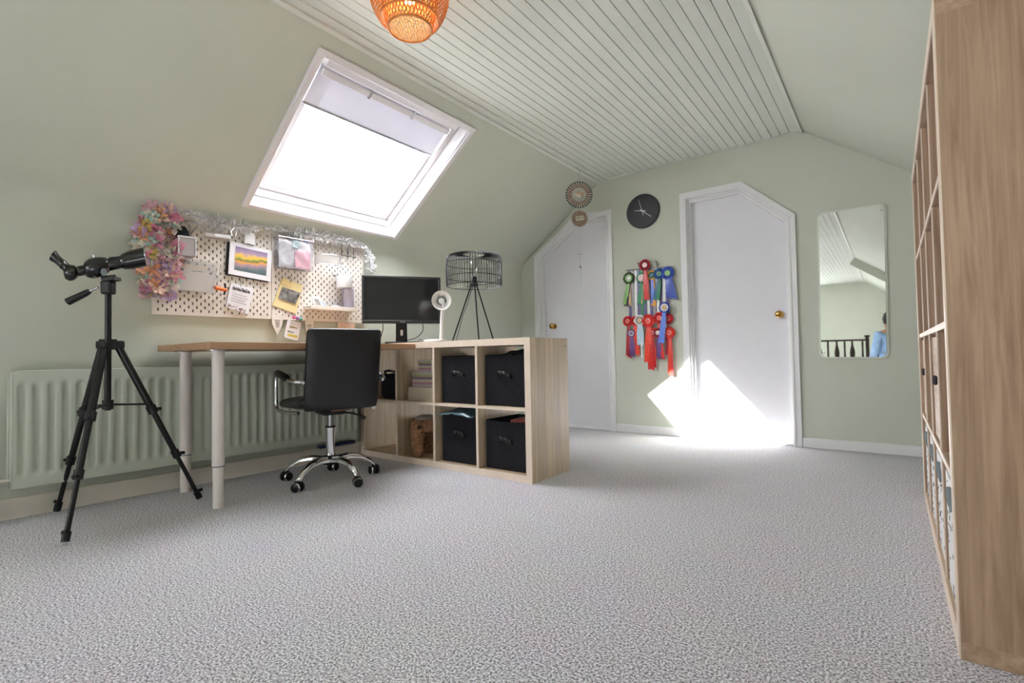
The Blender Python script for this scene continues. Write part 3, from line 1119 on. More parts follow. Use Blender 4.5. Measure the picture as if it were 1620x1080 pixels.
# ------------------------------------------------------------------ pegboards
def pegboard(u0, u1, label):
    z0, z1 = .93, 1.488
    t = on_wall('pegboard', label, 'pegboard', u0, 0, z0, 'pegboards')
    Wd, Hd = u1 - u0, z1 - z0
    nc = int((Wd - .02) / .0202)
    nr = int((Hd - .02) / .0202)
    c0 = (Wd - (nc - 1) * .0202) / 2
    r0 = (Hd - (nr - 1) * .0202) / 2
    xs, zs = [0], [0]
    for i in range(nc):
        xs += [c0 + i * .0202 - .0034, c0 + i * .0202 + .0034]
    for j in range(nr):
        zs += [r0 + j * .0202 - .0076, r0 + j * .0202 + .0076]
    xs.append(Wd)
    zs.append(Hd)
    V = [(0, x, z) for x in xs for z in zs]
    F = []
    m = len(zs)
    for a in range(len(xs) - 1):
        for b in range(m - 1):
            if a % 2 == 1 and b % 2 == 1 and ((a // 2 + b // 2) % 2 == 0):
                continue
            F.append((a * m + b, (a + 1) * m + b, (a + 1) * m + b + 1, a * m + b + 1))
    mb = MB().add([(x + .02, y, z) for x, y, z in V], F)
    o = mb.build('perforated_board', PEG, t)
    s = o.modifiers.new('thick', 'SOLIDIFY')
    s.thickness = .007
    s.offset = 0
    MB().bx(.001, .004, .004, Wd - .004, .004, Hd - .004).build('gap_shade_sheet', BLACKP, t)  # black sheet standing in for the shade seen through the holes
    for (ya, yb, za, zb) in ((0, Wd, 0, .004), (0, Wd, Hd - .004, Hd), (0, .004, .004, Hd - .004), (Wd - .004, Wd, .004, Hd - .004)):
        MB().bx(.002, .0175, ya, yb, za, zb).build('edge_rim', PEG, t)
    for (a, b) in ((.05, .05), (Wd - .05, .05), (.05, Hd - .05), (Wd - .05, Hd - .05)):
        MB().cyl((0, a, b), (.0175, a, b), .012, 12).build('wall_spacer', BLACKP, t)
    return t


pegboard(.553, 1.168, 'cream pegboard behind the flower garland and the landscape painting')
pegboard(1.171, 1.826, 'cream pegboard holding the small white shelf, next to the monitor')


def wl(u, z, off):
    """local coordinates are world here; used for parts of wall things built in place"""
    return WL(u, off, z)


def card(name, label, cat, quad, off, m, thick=.0015, parent=None, lift=0.0):
    """thin sheet with corners given as (u, z) on the wall"""
    mb = MB()
    A = [WL(u, off, z) for u, z in quad]
    B = [WL(u, off + thick + lift, z) for u, z in quad]
    mb.add(A + B, [(0, 1, 2, 3), (7, 6, 5, 4), (0, 4, 5, 1), (1, 5, 6, 2), (2, 6, 7, 3), (3, 7, 4, 0)])
    o = mb.build(name, m, parent)
    if label:
        tag(o, label, cat)
    return o


def qpt(quad, a, b):
    """bilinear point: a across (0 left..1 right), b down (0 top..1 bottom); quad = TL, TR, BR, BL"""
    TL, TR, BR, BL = [Vector(q) for q in quad]
    return TL * (1 - a) * (1 - b) + TR * a * (1 - b) + BR * a * b + BL * (1 - a) * b


def sub(quad, a0, a1, b0, b1):
    return [tuple(qpt(quad, a, b)) for a, b in ((a0, b0), (a1, b0), (a1, b1), (a0, b1))]


def scribble(parent, quad, rows, off, m, r=.0012, seed=1, gap=.18, name='writing'):
    q = random.Random(seed)
    mb = MB()
    for (a0, a1, b, amp) in rows:
        a = a0
        while a < a1:
            e = min(a1, a + q.uniform(.08, .16))
            n_ = 6
            pts = [WL(*[(lambda p: (p.x, off, p.y))(qpt(quad, a + (e - a) * k / n_, b + amp * (q.random() - .5)))][0]) for k in range(n_ + 1)]
            mb.tube(pts, r, 4)
            a = e + gap * .12
    o = mb.build(name, m, parent)
    o['kind'] = 'stuff'
    return o


# landscape painting in a white mount
PQ = [(.925, 1.372), (1.166, 1.352), (1.154, 1.158), (.914, 1.180)]
t = thing('landscape_painting', 'small sunset lake painting in a white mount on the pegboard', 'painting')
card('backing', None, None, [(a - .012, b - .004) for a, b in PQ], .026, BLACKP, .010, t)
card('mount', None, None, PQ, .037, PAPER, .006, t)
art = sub(PQ, .125, .885, .12, .84)


def painting_mat():
    m, nt, b = new_mat('sunset_paint')
    tc = nt.nodes.new('ShaderNodeTexCoord')
    sep = nt.nodes.new('ShaderNodeSeparateXYZ')
    nt.links.new(tc.outputs['Object'], sep.inputs[0])
    n_ = nt.nodes.new('ShaderNodeTexNoise')
    n_.inputs['Scale'].default_value = 22
    n_.inputs['Detail'].default_value = 6
    nt.links.new(tc.outputs['Object'], n_.inputs['Vector'])
    ma = nt.nodes.new('ShaderNodeMath')
    ma.operation = 'MULTIPLY_ADD'
    ma.inputs[1].default_value = .05
    nt.links.new(n_.outputs['Fac'], ma.inputs[0])
    nt.links.new(sep.outputs['Z'], ma.inputs[2])
    mr = nt.nodes.new('ShaderNodeMapRange')
    mr.inputs['From Min'].default_value = 1.20 + .02
    mr.inputs['From Max'].default_value = 1.34 + .03
    nt.links.new(ma.outputs[0], mr.inputs['Value'])
    r = nt.nodes.new('ShaderNodeValToRGB')
    e = r.color_ramp.elements
    e[0].position, e[0].color = 0, S(72, 92, 92)
    e[1].position, e[1].color = 1, S(120, 108, 150)
    for p, c in ((.18, S(96, 112, 118)), (.33, S(170, 140, 150)), (.42, S(228, 160, 70)), (.50, S(92, 120, 60)), (.57, S(212, 186, 70)), (.66, S(240, 196, 90)), (.76, S(176, 150, 172))):
        x = e.new(p)
        x.color = c
    nt.links.new(mr.outputs[0], r.inputs['Fac'])
    nt.links.new(r.outputs['Color'], b.inputs['Base Color'])
    b.inputs['Roughness'].default_value = .6
    return m


card('canvas', None, None, art, .0432, painting_mat(), .0006, t)
CLIP = mat('white_clip_plastic', S(232, 232, 234), .4, var=.02)
o = card('board_clip', 'white plastic clip with black edge above the painting', 'clip', [(1.005, 1.44), (1.06, 1.437), (1.058, 1.365), (1.003, 1.369)], .045, CLIP, .006)
card('black_edge', None, None, [(1.015, 1.372), (1.05, 1.366), (1.05, 1.362), (1.015, 1.368)], .052, BLACKP, .001, o)

# notepad
NQ = [(.931, 1.130), (1.058, 1.109), (1.025, .951), (.904, .989)]
t = thing('notepad', 'white handwritten notepad tilted below the landscape painting', 'notepad')
card('paper_block', None, None, NQ, .024, PAPER, .012, t)
scribble(t, NQ, [(.12, .88, .15, .08), (.12, .88, .19, .08), (.14, .86, .22, .06)], .037, INK, .002, 2, name='heading')
scribble(t, NQ, [(.15, .8, .38, .02), (.15, .85, .48, .02), (.15, .75, .58, .02), (.15, .85, .68, .02)], .037, mat('pale_ink', S(170, 168, 182), .7), .0012, 3)
mb = MB()
for k in range(26):
    p = qpt(NQ, rnd.uniform(.03, .97), rnd.uniform(.86, .98))
    mb.box(WL(p.x, .0365, p.y), (.001, .005, .005), (rnd.uniform(0, 3), 0, -TH))
o = mb.build('speckled_border', mat('berry_print', S(126, 84, 88), .7), t)
o['kind'] = 'stuff'
MB().tube([WL(.985, .024, 1.15), WL(.985, .036, 1.145), WL(.985, .037, 1.11)], .0016, 6).build('wire_hook', STEEL, t)

# clear letter holder with planner page
LQ = [(.640, 1.238), (.867, 1.226), (.840, 1.058), (.620, 1.066)]
t = thing('letter_holder', 'clear plastic letter holder with a printed planner page', 'letter holder')
CLEARP = milky('clear_acrylic', S(232, 230, 226), .86, .15)
card('back_plate', None, None, LQ, .026, CLEARP, .002, t)
card('front_plate', None, None, LQ, .062, CLEARP, .002, t)
rim = [WL(u, .063, z) for u, z in LQ]
MB().tube(rim + [rim[0]], .0028, 8).build('rim', milky('acrylic_edge', S(225, 222, 216), .35, .15), t, smooth=True)
pg = sub(LQ, .14, .93, .28, .96)
card('planner_page', None, None, pg, .045, mat('planner_paper', S(206, 200, 194), .7, var=.03), .001, t)
card('kraft_card', None, None, sub(LQ, .06, .75, .14, .8), .036, mat('kraft_card_paper', S(206, 192, 170), .7), .001, t)
card('olive_card', None, None, sub(LQ, .03, .2, .42, .8), .047, mat('olive_print', S(142, 140, 112), .7, var=.3, scale=50), .001, t)
scribble(t, pg, [(.36, .66, .08, .05)], .0465, INK, .0014, 5, name='heading')
for a in (.08, .88):
    card('printed_icon', None, None, sub(pg, a - .04, a + .05, .04, .15), .0465, INK, .0005, t)
mb = MB()
for k in range(9):
    q = sub(pg, .1 + k * .09, .108 + k * .09, .25, .92)
    A = [WL(u, .0466, z) for u, z in q]
    mb.add(A, [(0, 1, 2, 3)])
o = mb.build('ruled_lines', mat('pale_rule', S(176, 172, 170), .7), t)
o['kind'] = 'stuff'
ORG = mat('orange_plastic', S(240, 122, 50), .4)
t = thing('orange_whistle', 'bright orange cylinder clipped beside the letter holder', 'clip')
MB().cyl(WL(.835, .07, 1.09), WL(.885, .06, 1.084), .011, 16).build('barrel', ORG, t, smooth=True)
MB().cyl(WL(.885, .06, 1.084), WL(.90, .058, 1.083), .008, 14).build('tip', ORG, t, smooth=True)
MB().tube([WL(.893, .05, 1.12), WL(.895, .055, 1.09), WL(.888, .05, 1.055)], .005, 8).build('hook', BLACKP, t, smooth=True)

# cream envelope with a black-and-white photo
EQ = [(1.232, 1.191), (1.367, 1.157), (1.320, .970), (1.172, 1.017)]
t = thing('photo_envelope', 'cream envelope with a black-and-white photo tilted on the pegboard', 'envelope')
card('envelope', None, None, EQ, .026, YELP, .004, t)
card('flap', None, None, sub(EQ, .02, .5, -.02, .22), .031, mat('flap_paper', S(226, 204, 146), .7), .002, t)
card('photo_print', None, None, [(1.231, 1.136), (1.350, 1.106), (1.316, 1.031), (1.205, 1.063)], .034, mat('grey_photo', S(120, 118, 116), .35, var=.75, scale=34), .001, t)
MB().tube([WL(1.285, .024, 1.21), WL(1.283, .036, 1.2), WL(1.28, .037, 1.165)], .002, 6).build('wire_hook', STEEL, t)

# mesh bin with sunglasses pouch
t = on_wall('mesh_bin', 'white rimmed mesh bin hooked on the pegboard by the garland', 'bin', .688, .03, 1.243)
NET = milky('white_mesh', S(206, 200, 200), .28, .6)
MB().bx(.004, .075, -.04, -.038, 0, .10).bx(.004, .075, .038, .04, 0, .10).bx(.073, .075, -.038, .038, 0, .10).bx(.004, .075, -.038, .038, 0, .003).build('mesh_body', NET, t)
MB().tube([(.004, -.042, .10), (.077, -.042, .10), (.077, .042, .10), (.004, .042, .10)], .005, 8, closed=True).build('rim', CLIP, t, smooth=True)
for s_ in (-1, 1):
    MB().bx(.070, .078, s_ * .04 - .003, s_ * .04 + .003, 0, .10).build('corner_post', CLIP, t, bevel=.001)
mb = MB()
V = []
q = random.Random(11)
for i in range(7):
    for k in range(10):
        a = 2 * pi * k / 10
        h = i / 6
        rr_ = (1.15 - .75 * h ** 4) * (1 + .15 * q.uniform(-1, 1))
        V.append((.04 + .026 * cos(a) * rr_, .033 * sin(a) * rr_ - .016 * h, .012 + .15 * h))
F = [(i * 10 + k, i * 10 + (k + 1) % 10, (i + 1) * 10 + (k + 1) % 10, (i + 1) * 10 + k) for i in range(6) for k in range(10)]
o = MB().add(V, F).build('black_pouch', BLACKF, smooth=True, angle=70, loc=WL(.688, .03, 1.243), rot=(0, 0, -TH))
tag(o, 'crumpled black pouch sticking out of the mesh bin', 'pouch')
t = on_wall('hair_ribbon', 'sheer silvery ribbon tangle hung above the mesh bin', 'ribbon', .70, .04, 1.42)
q = random.Random(5)
SHEER = milky('sheer_silver', S(196, 192, 190), .45, .3)
for k in range(3):
    pts = [(.012 * sin(a * 3 + k), .05 * cos(a + k) * (1 + .3 * sin(2 * a)) - .01 * k, .05 * sin(a) - .03 * sin(a / 2)) for a in [2 * pi * j / 22 for j in range(23)]]
    MB().tube(pts, .004 - .001 * k, 6).build('loop', SHEER, t, smooth=True)

# small clear ledge
t = on_wall('pegboard_ledge', 'short white ledge of small pink pens on the pegboard', 'ledge', .85, .024, 1.372)
MB().bx(0, .05, -.065, .065, 0, .003).bx(.047, .05, -.065, .065, .003, .022).build('tray', milky('frosted_plastic', S(232, 228, 226), .3, .3), t, bevel=.001)
MB().bx(.045, .053, -.02, .068, .003, .024).build('front_lip', CLIP, t, bevel=.003)
for k in range(3):
    MB().cyl((.012 + .011 * k, -.06, .009), (.012 + .011 * k, .05, .009), .0045, 10).build('pen', mat('pink_barrel', S(214, 176, 178), .4), t, smooth=True)

# clear bin full of fabric
t = on_wall('clear_bin', 'clear plastic bin of folded pink and grey fabric on the pegboard', 'bin', 1.293, .028, 1.247)
CB = milky('clear_bin_plastic', S(226, 224, 232), .86, .2)
MB().bx(0, .003, -.112, .112, 0, .19).bx(.062, .065, -.112, .112, 0, .19).bx(.003, .062, -.112, -.109, 0, .19).bx(.003, .062, .109, .112, 0, .19).bx(.003, .062, -.109, .109, 0, .003).build('box', CB, t)
MB().tube([(.0, -.114, .19), (.067, -.114, .19), (.067, .114, .19), (.0, .114, .19)], .0045, 8, closed=True).build('rim', milky('rim_plastic', S(235, 235, 240), .25, .2), t, smooth=True)
for (nm, c, yy0, yy1, z0_, z1_, xx) in (('grey_folded_cloth', S(176, 176, 178), -.10, -.005, .01, .18, .036), ('pink_patterned_cloth', S(196, 132, 142), -.002, .10, .006, .12, .05), ('white_cloth', S(228, 226, 230), .02, .105, .09, .178, .04), ('mint_cloth', S(176, 206, 204), -.02, .03, .135, .182, .05)):
    q = random.Random(len(nm))
    V = []
    n_ = 7
    for i in range(n_ + 1):
        for j in range(n_ + 1):
            V.append((xx + .006 * sin(5 * i / n_ + j) + q.uniform(-.003, .003), yy0 + (yy1 - yy0) * i / n_, z0_ + (z1_ - z0_) * j / n_ + q.uniform(-.004, .004) * (0 < j)))
    F = [(i * (n_ + 1) + j, (i + 1) * (n_ + 1) + j, (i + 1) * (n_ + 1) + j + 1, i * (n_ + 1) + j + 1) for i in range(n_) for j in range(n_)]
    o = MB().add(V, F).build(nm, mat(nm, c, .9, var=.22, scale=35), smooth=True, angle=80, loc=WL(1.293, .028, 1.247), rot=(0, 0, -TH))
    s = o.modifiers.new('thick', 'SOLIDIFY')
    s.thickness = .004
    tag(o, {'g': 'grey folded cloth at the left inside the clear bin', 'p': 'pink patterned cloth inside the clear bin', 'w': 'white cloth near the top right of the clear bin', 'm': 'pale mint cloth at the top of the clear bin'}[nm[0]], 'cloth')
V = [(.03 + .02 * cos(2 * pi * k / 12), -.01 + .055 * sin(2 * pi * k / 12) , .19 + .004 * cos(4 * pi * k / 12)) for k in range(12)] + [(.03, -.01, .212)]
o = MB().add(V, [(k, (k + 1) % 12, 12) for k in range(12)]).build('dark_sunglasses_case', BLACKP, smooth=True, loc=WL(1.293, .028, 1.247), rot=(0, 0, -TH))
tag(o, 'dark rounded case poking above the clear bin', 'case')
o = MB().box((.03, .08, .195), (.02, .03, .014), (0.2, 0, 0)).build('blue_eraser', mat('blue_rubber', S(74, 104, 186), .6), loc=WL(1.293, .028, 1.247), rot=(0, 0, -TH), bevel=.003)
tag(o, 'small blue block on the right rim of the clear bin', 'block')

# shallow wire basket with a bent front
t = on_wall('wire_basket', 'shallow clear-and-grey basket at the top of the right pegboard', 'basket', 1.535, .025, 1.30)
mb = MB()
n_ = 10
P = [(.02 + .06 * sin(pi * k / n_) ** .6, -.10 + .20 * k / n_) for k in range(n_ + 1)]
V = [(x, y, .005) for x, y in P] + [(x + .006, y, .066 + .008 * k / n_) for k, (x, y) in enumerate(P)]
mb.add(V, [(k, k + 1, n_ + 2 + k, n_ + 1 + k) for k in range(n_)])
mb.build('front_panel', milky('smoky_plastic', S(186, 184, 182), .45, .2), t, smooth=True, angle=80)
MB().tube([(x + .006, y, .066 + .008 * k / n_) for k, (x, y) in enumerate(P)], .0022, 6).build('top_wire', STEEL, t, smooth=True)
MB().tube([(x, y, .005) for x, y in P], .002, 6).build('bottom_wire', STEEL, t, smooth=True)
MB().tube([(.075, .045, .005), (.075, .075, .06), (.075, .115, .055), (.075, .09, .0), (.075, .045, .005)], .0022, 6).build('wire_frame', STEEL, t, smooth=True)
for k, u in enumerate((1.668, 1.72)):
    t = on_wall('wire_hook', ('left' if k == 0 else 'right') + ' of two square black wire hooks, top corner of the right pegboard', 'hook', u, .024, 1.39, 'wire hooks at the pegboard corner')
    MB().tube([(.0, -.022, .075), (.008, -.022, .07), (.008, -.022, .0), (.008, .022, -.004), (.008, .022, .07), (.0, .022, .075)], .0022, 6).build('wire', BLACKM, t, smooth=True)
    MB().tube([(.008, -.022, .0), (.03, -.022, .0), (.03, .022, -.004), (.008, .022, -.004)], .0022, 6).build('lip', BLACKM, t, smooth=True)

# white cup and lilac jar
t = on_wall('white_cup', 'white round cup hooked on the right pegboard', 'cup', 1.632, .03, 1.158)
MB().lathe([(0, .003), (.048, .003), (.05, .0), (.052, .005), (.054, .08), (.05, .08), (.047, .006), (0, .006)], (.055, 0, 0), n=28).build('cup_body', CLIP, t, smooth=True)
MB().box((.02, -.045, .085), (.02, .03, .008)).build('hook_tab', TABG, t, bevel=.002)
for k in range(5):
    MB().lathe([(0, .012), (.008, .009), (.011, 0), (.008, -.008), (0, -.01)], (.05 + .02 * cos(k * 1.3), .028 * sin(k * 1.3), .08), n=10).build('cotton_ball', PAPER, t, smooth=True)
t = on_wall('lilac_jar', 'tall pale lilac translucent jar on the small shelf', 'jar', 1.672, .07, 1.03)
MB().lathe([(0, 0), (.035, 0), (.036, .004), (.036, .125), (.033, .125), (.033, .005), (0, .005)], (0, 0, 0), n=24).build('jar_body', milky('lilac_plastic', S(214, 204, 220), .25, .25), t, smooth=True)

# small shelf with photo cards
t = on_wall('small_shelf', 'small white shelf fixed low on the right pegboard', 'shelf', 1.54, .0225, 1.0)
MB().bx(0, .095, -.165, .165, 0, .004).bx(.091, .095, -.165, .165, .004, .026).bx(0, .095, -.165, -.162, .004, .02).bx(0, .095, .162, .165, .004, .02).build('tray', PEG, t, bevel=.001)
t = thing('photo_card', 'white framed photo card leaning on the small shelf', 'photo')
card('frame', None, None, [(1.398, 1.092), (1.45, 1.085), (1.485, 1.006), (1.418, 1.006)], .08, PAPER, .003, t)
card('picture', None, None, [(1.415, 1.073), (1.446, 1.066), (1.468, 1.016), (1.43, 1.018)], .0838, mat('pencil_picture', S(176, 170, 166), .5, var=.4, scale=60), .0004, t)
t = thing('postcard', 'pale blue postcard lying beside the photo card on the shelf', 'postcard')
card('sheet', None, None, [(1.46, 1.06), (1.485, 1.052), (1.535, 1.006), (1.488, 1.006)], .075, mat('blue_print', S(176, 190, 216), .5, var=.15, scale=40), .002, t)
o = crumple('lilac_cloth', 'crumpled pale lilac wrapper on the right of the small shelf', 'wrapper', WL(1.58, .065, 1.008), .03, .05, .03, milky('lilac_wrap', S(212, 206, 222), .2, .3), 21, n=6)

# paper pennants and tags hanging below the boards
def pennant(u0, u1, zt, zb, label, seed):
    t = thing('paper_pennant', label, 'pennant', group='paper pennants under the pegboard')
    mb = MB()
    um = (u0 + u1) / 2
    pts = [(u0, zt), (u1, zt - .004), (u1 - .002, zt - .06), (um, zb), (u0 + .002, zt - .06)]
    A = [WL(u, .028, z) for u, z in pts] + [WL(u, .0295, z) for u, z in pts]
    mb.add(A, [(0, 1, 2, 3, 4), (9, 8, 7, 6, 5)] + [(k, (k + 1) % 5, 5 + (k + 1) % 5, 5 + k) for k in range(5)])
    mb.build('paper', mat('pennant_paper', S(226, 220, 212), .7, var=.02), t)
    Q = [(u0 + .01, zt), (u1 - .01, zt), (u1 - .018, zb), (u0 + .018, zb)]
    scribble(t, Q, [(.1, .9, .28, .02), (.2, .8, .36, .02), (.2, .8, .44, .02), (.2, .8, .52, .02), (.25, .75, .6, .02)], .0305, INK, .0011, seed)
    return t


pennant(1.167, 1.236, .962, .831, 'cream paper pennant with writing, hung left under the pegboard', 31)
pennant(1.382, 1.44, .94, .80, 'cream paper pennant partly behind the chair back', 32)
CQ = [(1.265, .932), (1.356, .916), (1.330, .797), (1.240, .820)]
t = thing('greeting_tag', 'rounded white greeting tag with yellow drawings under the pegboard', 'tag')
mb = MB()
TLq = [qpt(CQ, a, b) for a, b in [(x + .5, .5 - y) for x, y in rrect(1, 1, .12, 4)]]
A = [WL(p.x, .03, p.y) for p in TLq] + [WL(p.x, .032, p.y) for p in TLq]
k_ = len(TLq)
mb.add(A, [tuple(range(k_)), tuple(range(k_, 2 * k_))[::-1]] + [(k, (k + 1) % k_, k_ + (k + 1) % k_, k_ + k) for k in range(k_)])
mb.build('tag_card', PAPER, t)
scribble(t, CQ, [(.25, .75, .34, .09), (.25, .72, .36, .09)], .033, mat('gold_ink', S(196, 170, 110), .6), .0015, 8, name='heading')
scribble(t, CQ, [(.15, .6, .62, .06)], .033, INK, .0014, 9)
mb = MB()
for k in range(4):
    p = qpt(CQ, .3 + .17 * k, .8)
    mb.lathe([(0, .0012), (.009, .001), (.0095, 0), (0, 0)], WL(p.x, .032, p.y), EX, 10)
o = mb.build('drawn_fruit', mat('yellow_print', S(206, 190, 84), .6), t)
o['kind'] = 'stuff'
q = random.Random(12)
for k in range(3):
    MB().lathe([(0, .011), (.008, .008), (.012, 0), (.008, -.008), (0, -.011)], WL(1.30 + .022 * k, .045, .945 - .004 * k), n=12).build('pompom', mat(('pink', 'purple', 'teal')[k] + '_wool', (S(222, 96, 150), S(150, 96, 170), S(110, 170, 160))[k], .9, var=.3, scale=90), t, smooth=True)
t = thing('sticky_note', 'peach paper note standing on the desk behind the chair', 'note')
card('sheet', None, None, [(1.615, .93), (1.745, .925), (1.75, .85), (1.61, .85)], .028, mat('peach_paper', S(238, 208, 188), .7), .002, t)

# ------------------------------------------------------------------ flower garland (lei)
lei = thing('flower_garland', 'pastel artificial flower garland hanging over the left pegboard corner', 'garland', WL(.56, .03, 1.25), -TH)
LC = [milky('petal_%d' % i, c, .26, .6) for i, c in enumerate((S(250, 206, 218), S(246, 158, 188), S(252, 186, 142), S(244, 226, 130), S(196, 236, 228), S(220, 194, 234), S(248, 240, 222), S(252, 214, 196)))]
FM = []
for v_ in range(4):
    q = random.Random(100 + v_)
    V, F = [], []
    for k in range(14):
        a = 2 * pi * k / 14 + q.uniform(-.3, .3)
        tilt = q.uniform(-.2, .9)
        L_ = q.uniform(.024, .05)
        wd = q.uniform(.006, .013)
        d = Vector((sin(tilt), cos(a) * cos(tilt), sin(a) * cos(tilt)))
        sd = Vector((0, -sin(a), cos(a)))
        o_ = len(V)
        for (f_, w2) in ((.0, .25), (.4, .9), (.75, 1.0), (1.0, .55)):
            for s_ in (-1, 0, 1):
                V.append(d * (L_ * f_) + sd * (s_ * wd * w2) + Vector((q.uniform(-.006, .008) + (.004 if s_ else 0), q.uniform(-.003, .003), q.uniform(-.003, .003))))
        F += [(o_ + r_ * 3 + c, o_ + r_ * 3 + c + 1, o_ + r_ * 3 + c + 4, o_ + r_ * 3 + c + 3) for r_ in range(3) for c in range(2)]
    FM.append((V, F))
q = random.Random(42)
path = []
for k in range(22):
    z = .235 - k * .0225
    wv = .045 * sin(pi * min(1, max(0, k / 21)))
    path.append((-.035 - wv + .02 * (z > .15), z))
    path.append((.045 + .035 * sin(pi * k / 21) + .01 * (k < 6), z + .004))
for k in range(16):
    path.append((.0 + .018 * sin(k * 2.1), .2 - k * .027))
cache = {}
for k, (yy, z) in enumerate(path):
    v_, c = k % 4, (k * 5 + k // 7) % len(LC)
    if (v_, c) not in cache:
        o = MB().add(*FM[v_]).build('flower', LC[c], lei, smooth=True, angle=180)
        cache[(v_, c)] = o
    else:
        o = cache[(v_, c)].copy()
        COL.objects.link(o)
        o.parent = lei
    o.location = (.02 + q.uniform(0, .035), yy + q.uniform(-.015, .015), z + q.uniform(-.01, .01))
    o.rotation_euler = (q.uniform(0, 6.28), q.uniform(-.6, .6), q.uniform(-.6, .6))
MB().tube([(.02, y_, z_) for y_, z_ in path[0:44:2] + path[1:44:2][::-1]], .002, 5, closed=True).build('cord', PAPER, lei)

# ------------------------------------------------------------------ tinsel
TINS = mat('silver_tinsel', S(246, 247, 250), .22, metal=.55, var=.08, scale=60)
q = random.Random(77)
tp = [(.625, 1.492), (.70, 1.488), (.78, 1.472), (.87, 1.462), (.96, 1.452), (1.03, 1.462), (1.10, 1.482), (1.2, 1.486), (1.3, 1.492), (1.4, 1.488), (1.5, 1.488), (1.6, 1.49), (1.69, 1.484), (1.77, 1.488), (1.835, 1.45), (1.853, 1.39), (1.86, 1.34), (1.855, 1.315)]
thick = [.010, .022, .036, .042, .042, .030, .012, .016, .030, .036, .036, .034, .032, .020, .022, .028, .042, .042]
mb = MB()
for i in range(len(tp) - 1):
    a, b = Vector(tp[i]), Vector(tp[i + 1])
    n_ = int((b - a).length * 1700)
    for k in range(n_):
        f_ = q.random()
        p = a.lerp(b, f_)
        r_ = 1.25 * (thick[i] * (1 - f_) + thick[i + 1] * f_)
        c = Vector((.060, p.x, p.y))
        d = Vector((q.gauss(0, 1) * .7, q.gauss(0, 1), q.gauss(0, 1))).normalized() * r_ * q.uniform(.7, 1.25)
        if c.x + d.x < .026:
            d.x = abs(d.x)
        sd = d.cross(Vector((q.gauss(0, 1), q.gauss(0, 1), q.gauss(0, 1)))).normalized() * .0022
        P3 = [c - sd, c + sd, c + d + sd * .6, c + d - sd * .6]
        mb.add([WL(v.y, v.x, v.z) for v in P3], [(0, 1, 2, 3)])
tin = thing('tinsel_garland', 'silver tinsel garland draped along the pegboard top edge', 'tinsel')
o = mb.build('strands', TINS, tin)
o['kind'] = 'stuff'
MB().tube([WL(u, .048, z) for u, z in tp], .002, 5).build('core_wire', STEEL, tin)

# ------------------------------------------------------------------ tripod and spotting scope
feet = [Vector((-3.052, .568, 0)), Vector((-2.487, .486, 0)), Vector((-2.716, 1.03, 0))]
TC = Vector((-2.758, .679, 0))
tr = thing('tripod', 'black aluminium camera tripod with spread legs', 'tripod', TC)
TOPZ = .765
for f_ in feet:
    d = f_ - TC
    h = d.normalized()
    top = h * .035 + Vector((0, 0, TOPZ - .012))
    bot = d + Vector((0, 0, .012))
    def at(k):
        return top.lerp(bot, k)
    lg = MB().tube([at(0), at(.40)], .0155, 12).build('leg', BLACKM, tr, smooth=True)
    MB().tube([at(.38), at(.70)], .0125, 12).build('middle_section', BLACKM, lg, smooth=True)
    MB().tube([at(.68), at(.965)], .0095, 12).build('lower_section', BLACKM, lg, smooth=True)
    sd = h.cross(Vector((0, 0, 1)))
    for k, r_ in ((.395, .021), (.69, .0175)):
        ax = (bot - top).normalized()
        MB().tube([at(k) - ax * .018, at(k) + ax * .018], r_, 12).build('clamp', BLACKP, lg, smooth=True)
        MB().tube([at(k), at(k) + h * .036], .008, 10).build('clamp_lever', BLACKP, lg, smooth=True)
    MB().tube([at(.955), at(1.0)], .0145, 12).build('rubber_foot', BLACKP, lg, smooth=True)
    MB().tube([at(.955), at(.955) + h * .026 + Vector((0, 0, .006))], .008, 10).build('foot_clamp', BLACKP, lg, smooth=True)
    MB().tube([Vector((0, 0, .495)), at(.36) - h * .012], .0045, 8).build('brace', BLACKM, tr, smooth=True)
    MB().box(h * .033 + Vector((0, 0, TOPZ - .006)), (.05, .03, .036), (0, 0, atan2(h.y, h.x))).build('leg_hinge', BLACKP, tr, bevel=.006)
MB().cyl((0, 0, .47), (0, 0, 0.985), .0125, 16).build('centre_column', BLACKM, tr, smooth=True)
MB().cyl((0, 0, TOPZ - .028), (0, 0, TOPZ + .018), .032, 20).build('crown', BLACKP, tr, smooth=True)
MB().cyl((0, 0, .475), (0, 0, .515), .021, 16).build('brace_collar', BLACKP, tr, smooth=True)
IR = Vector((cos(YAW), sin(YAW), 0))     # along the scope
hd = MB().box((0, 0, 1.012), (.045, .04, .06), (0, 0, YAW)).build('pan_head', BLACKP, tr, bevel=.008, seg=3)
MB().box(IR * .014 + Vector((0, 0, 1.048)), (.055, .046, .016), (0, -.12, YAW)).build('mount_plate', BLACKP, hd, bevel=.003)
MB().tube([IR * -.02 + Vector((0, -.02, 1.012)), IR * -.05 + Vector((0, -.03, 0.992))], .006, 10).build('handle_rod', CHROME, hd, smooth=True)
MB().tube([IR * -.045 + Vector((0, -.03, 0.995)), IR * -.06 + Vector((0, -.032, 0.985)), IR * -.12 + Vector((0, -.045, 0.948))], [.011, .014, .0165], 14).build('pan_handle', BLACKP, hd, smooth=True)
MB().box(IR * -.035 + Vector((0, .02, 1.02)), (.03, .02, .014), (0, 0, YAW)).build('lock_knob', BLACKP, hd, bevel=.004)

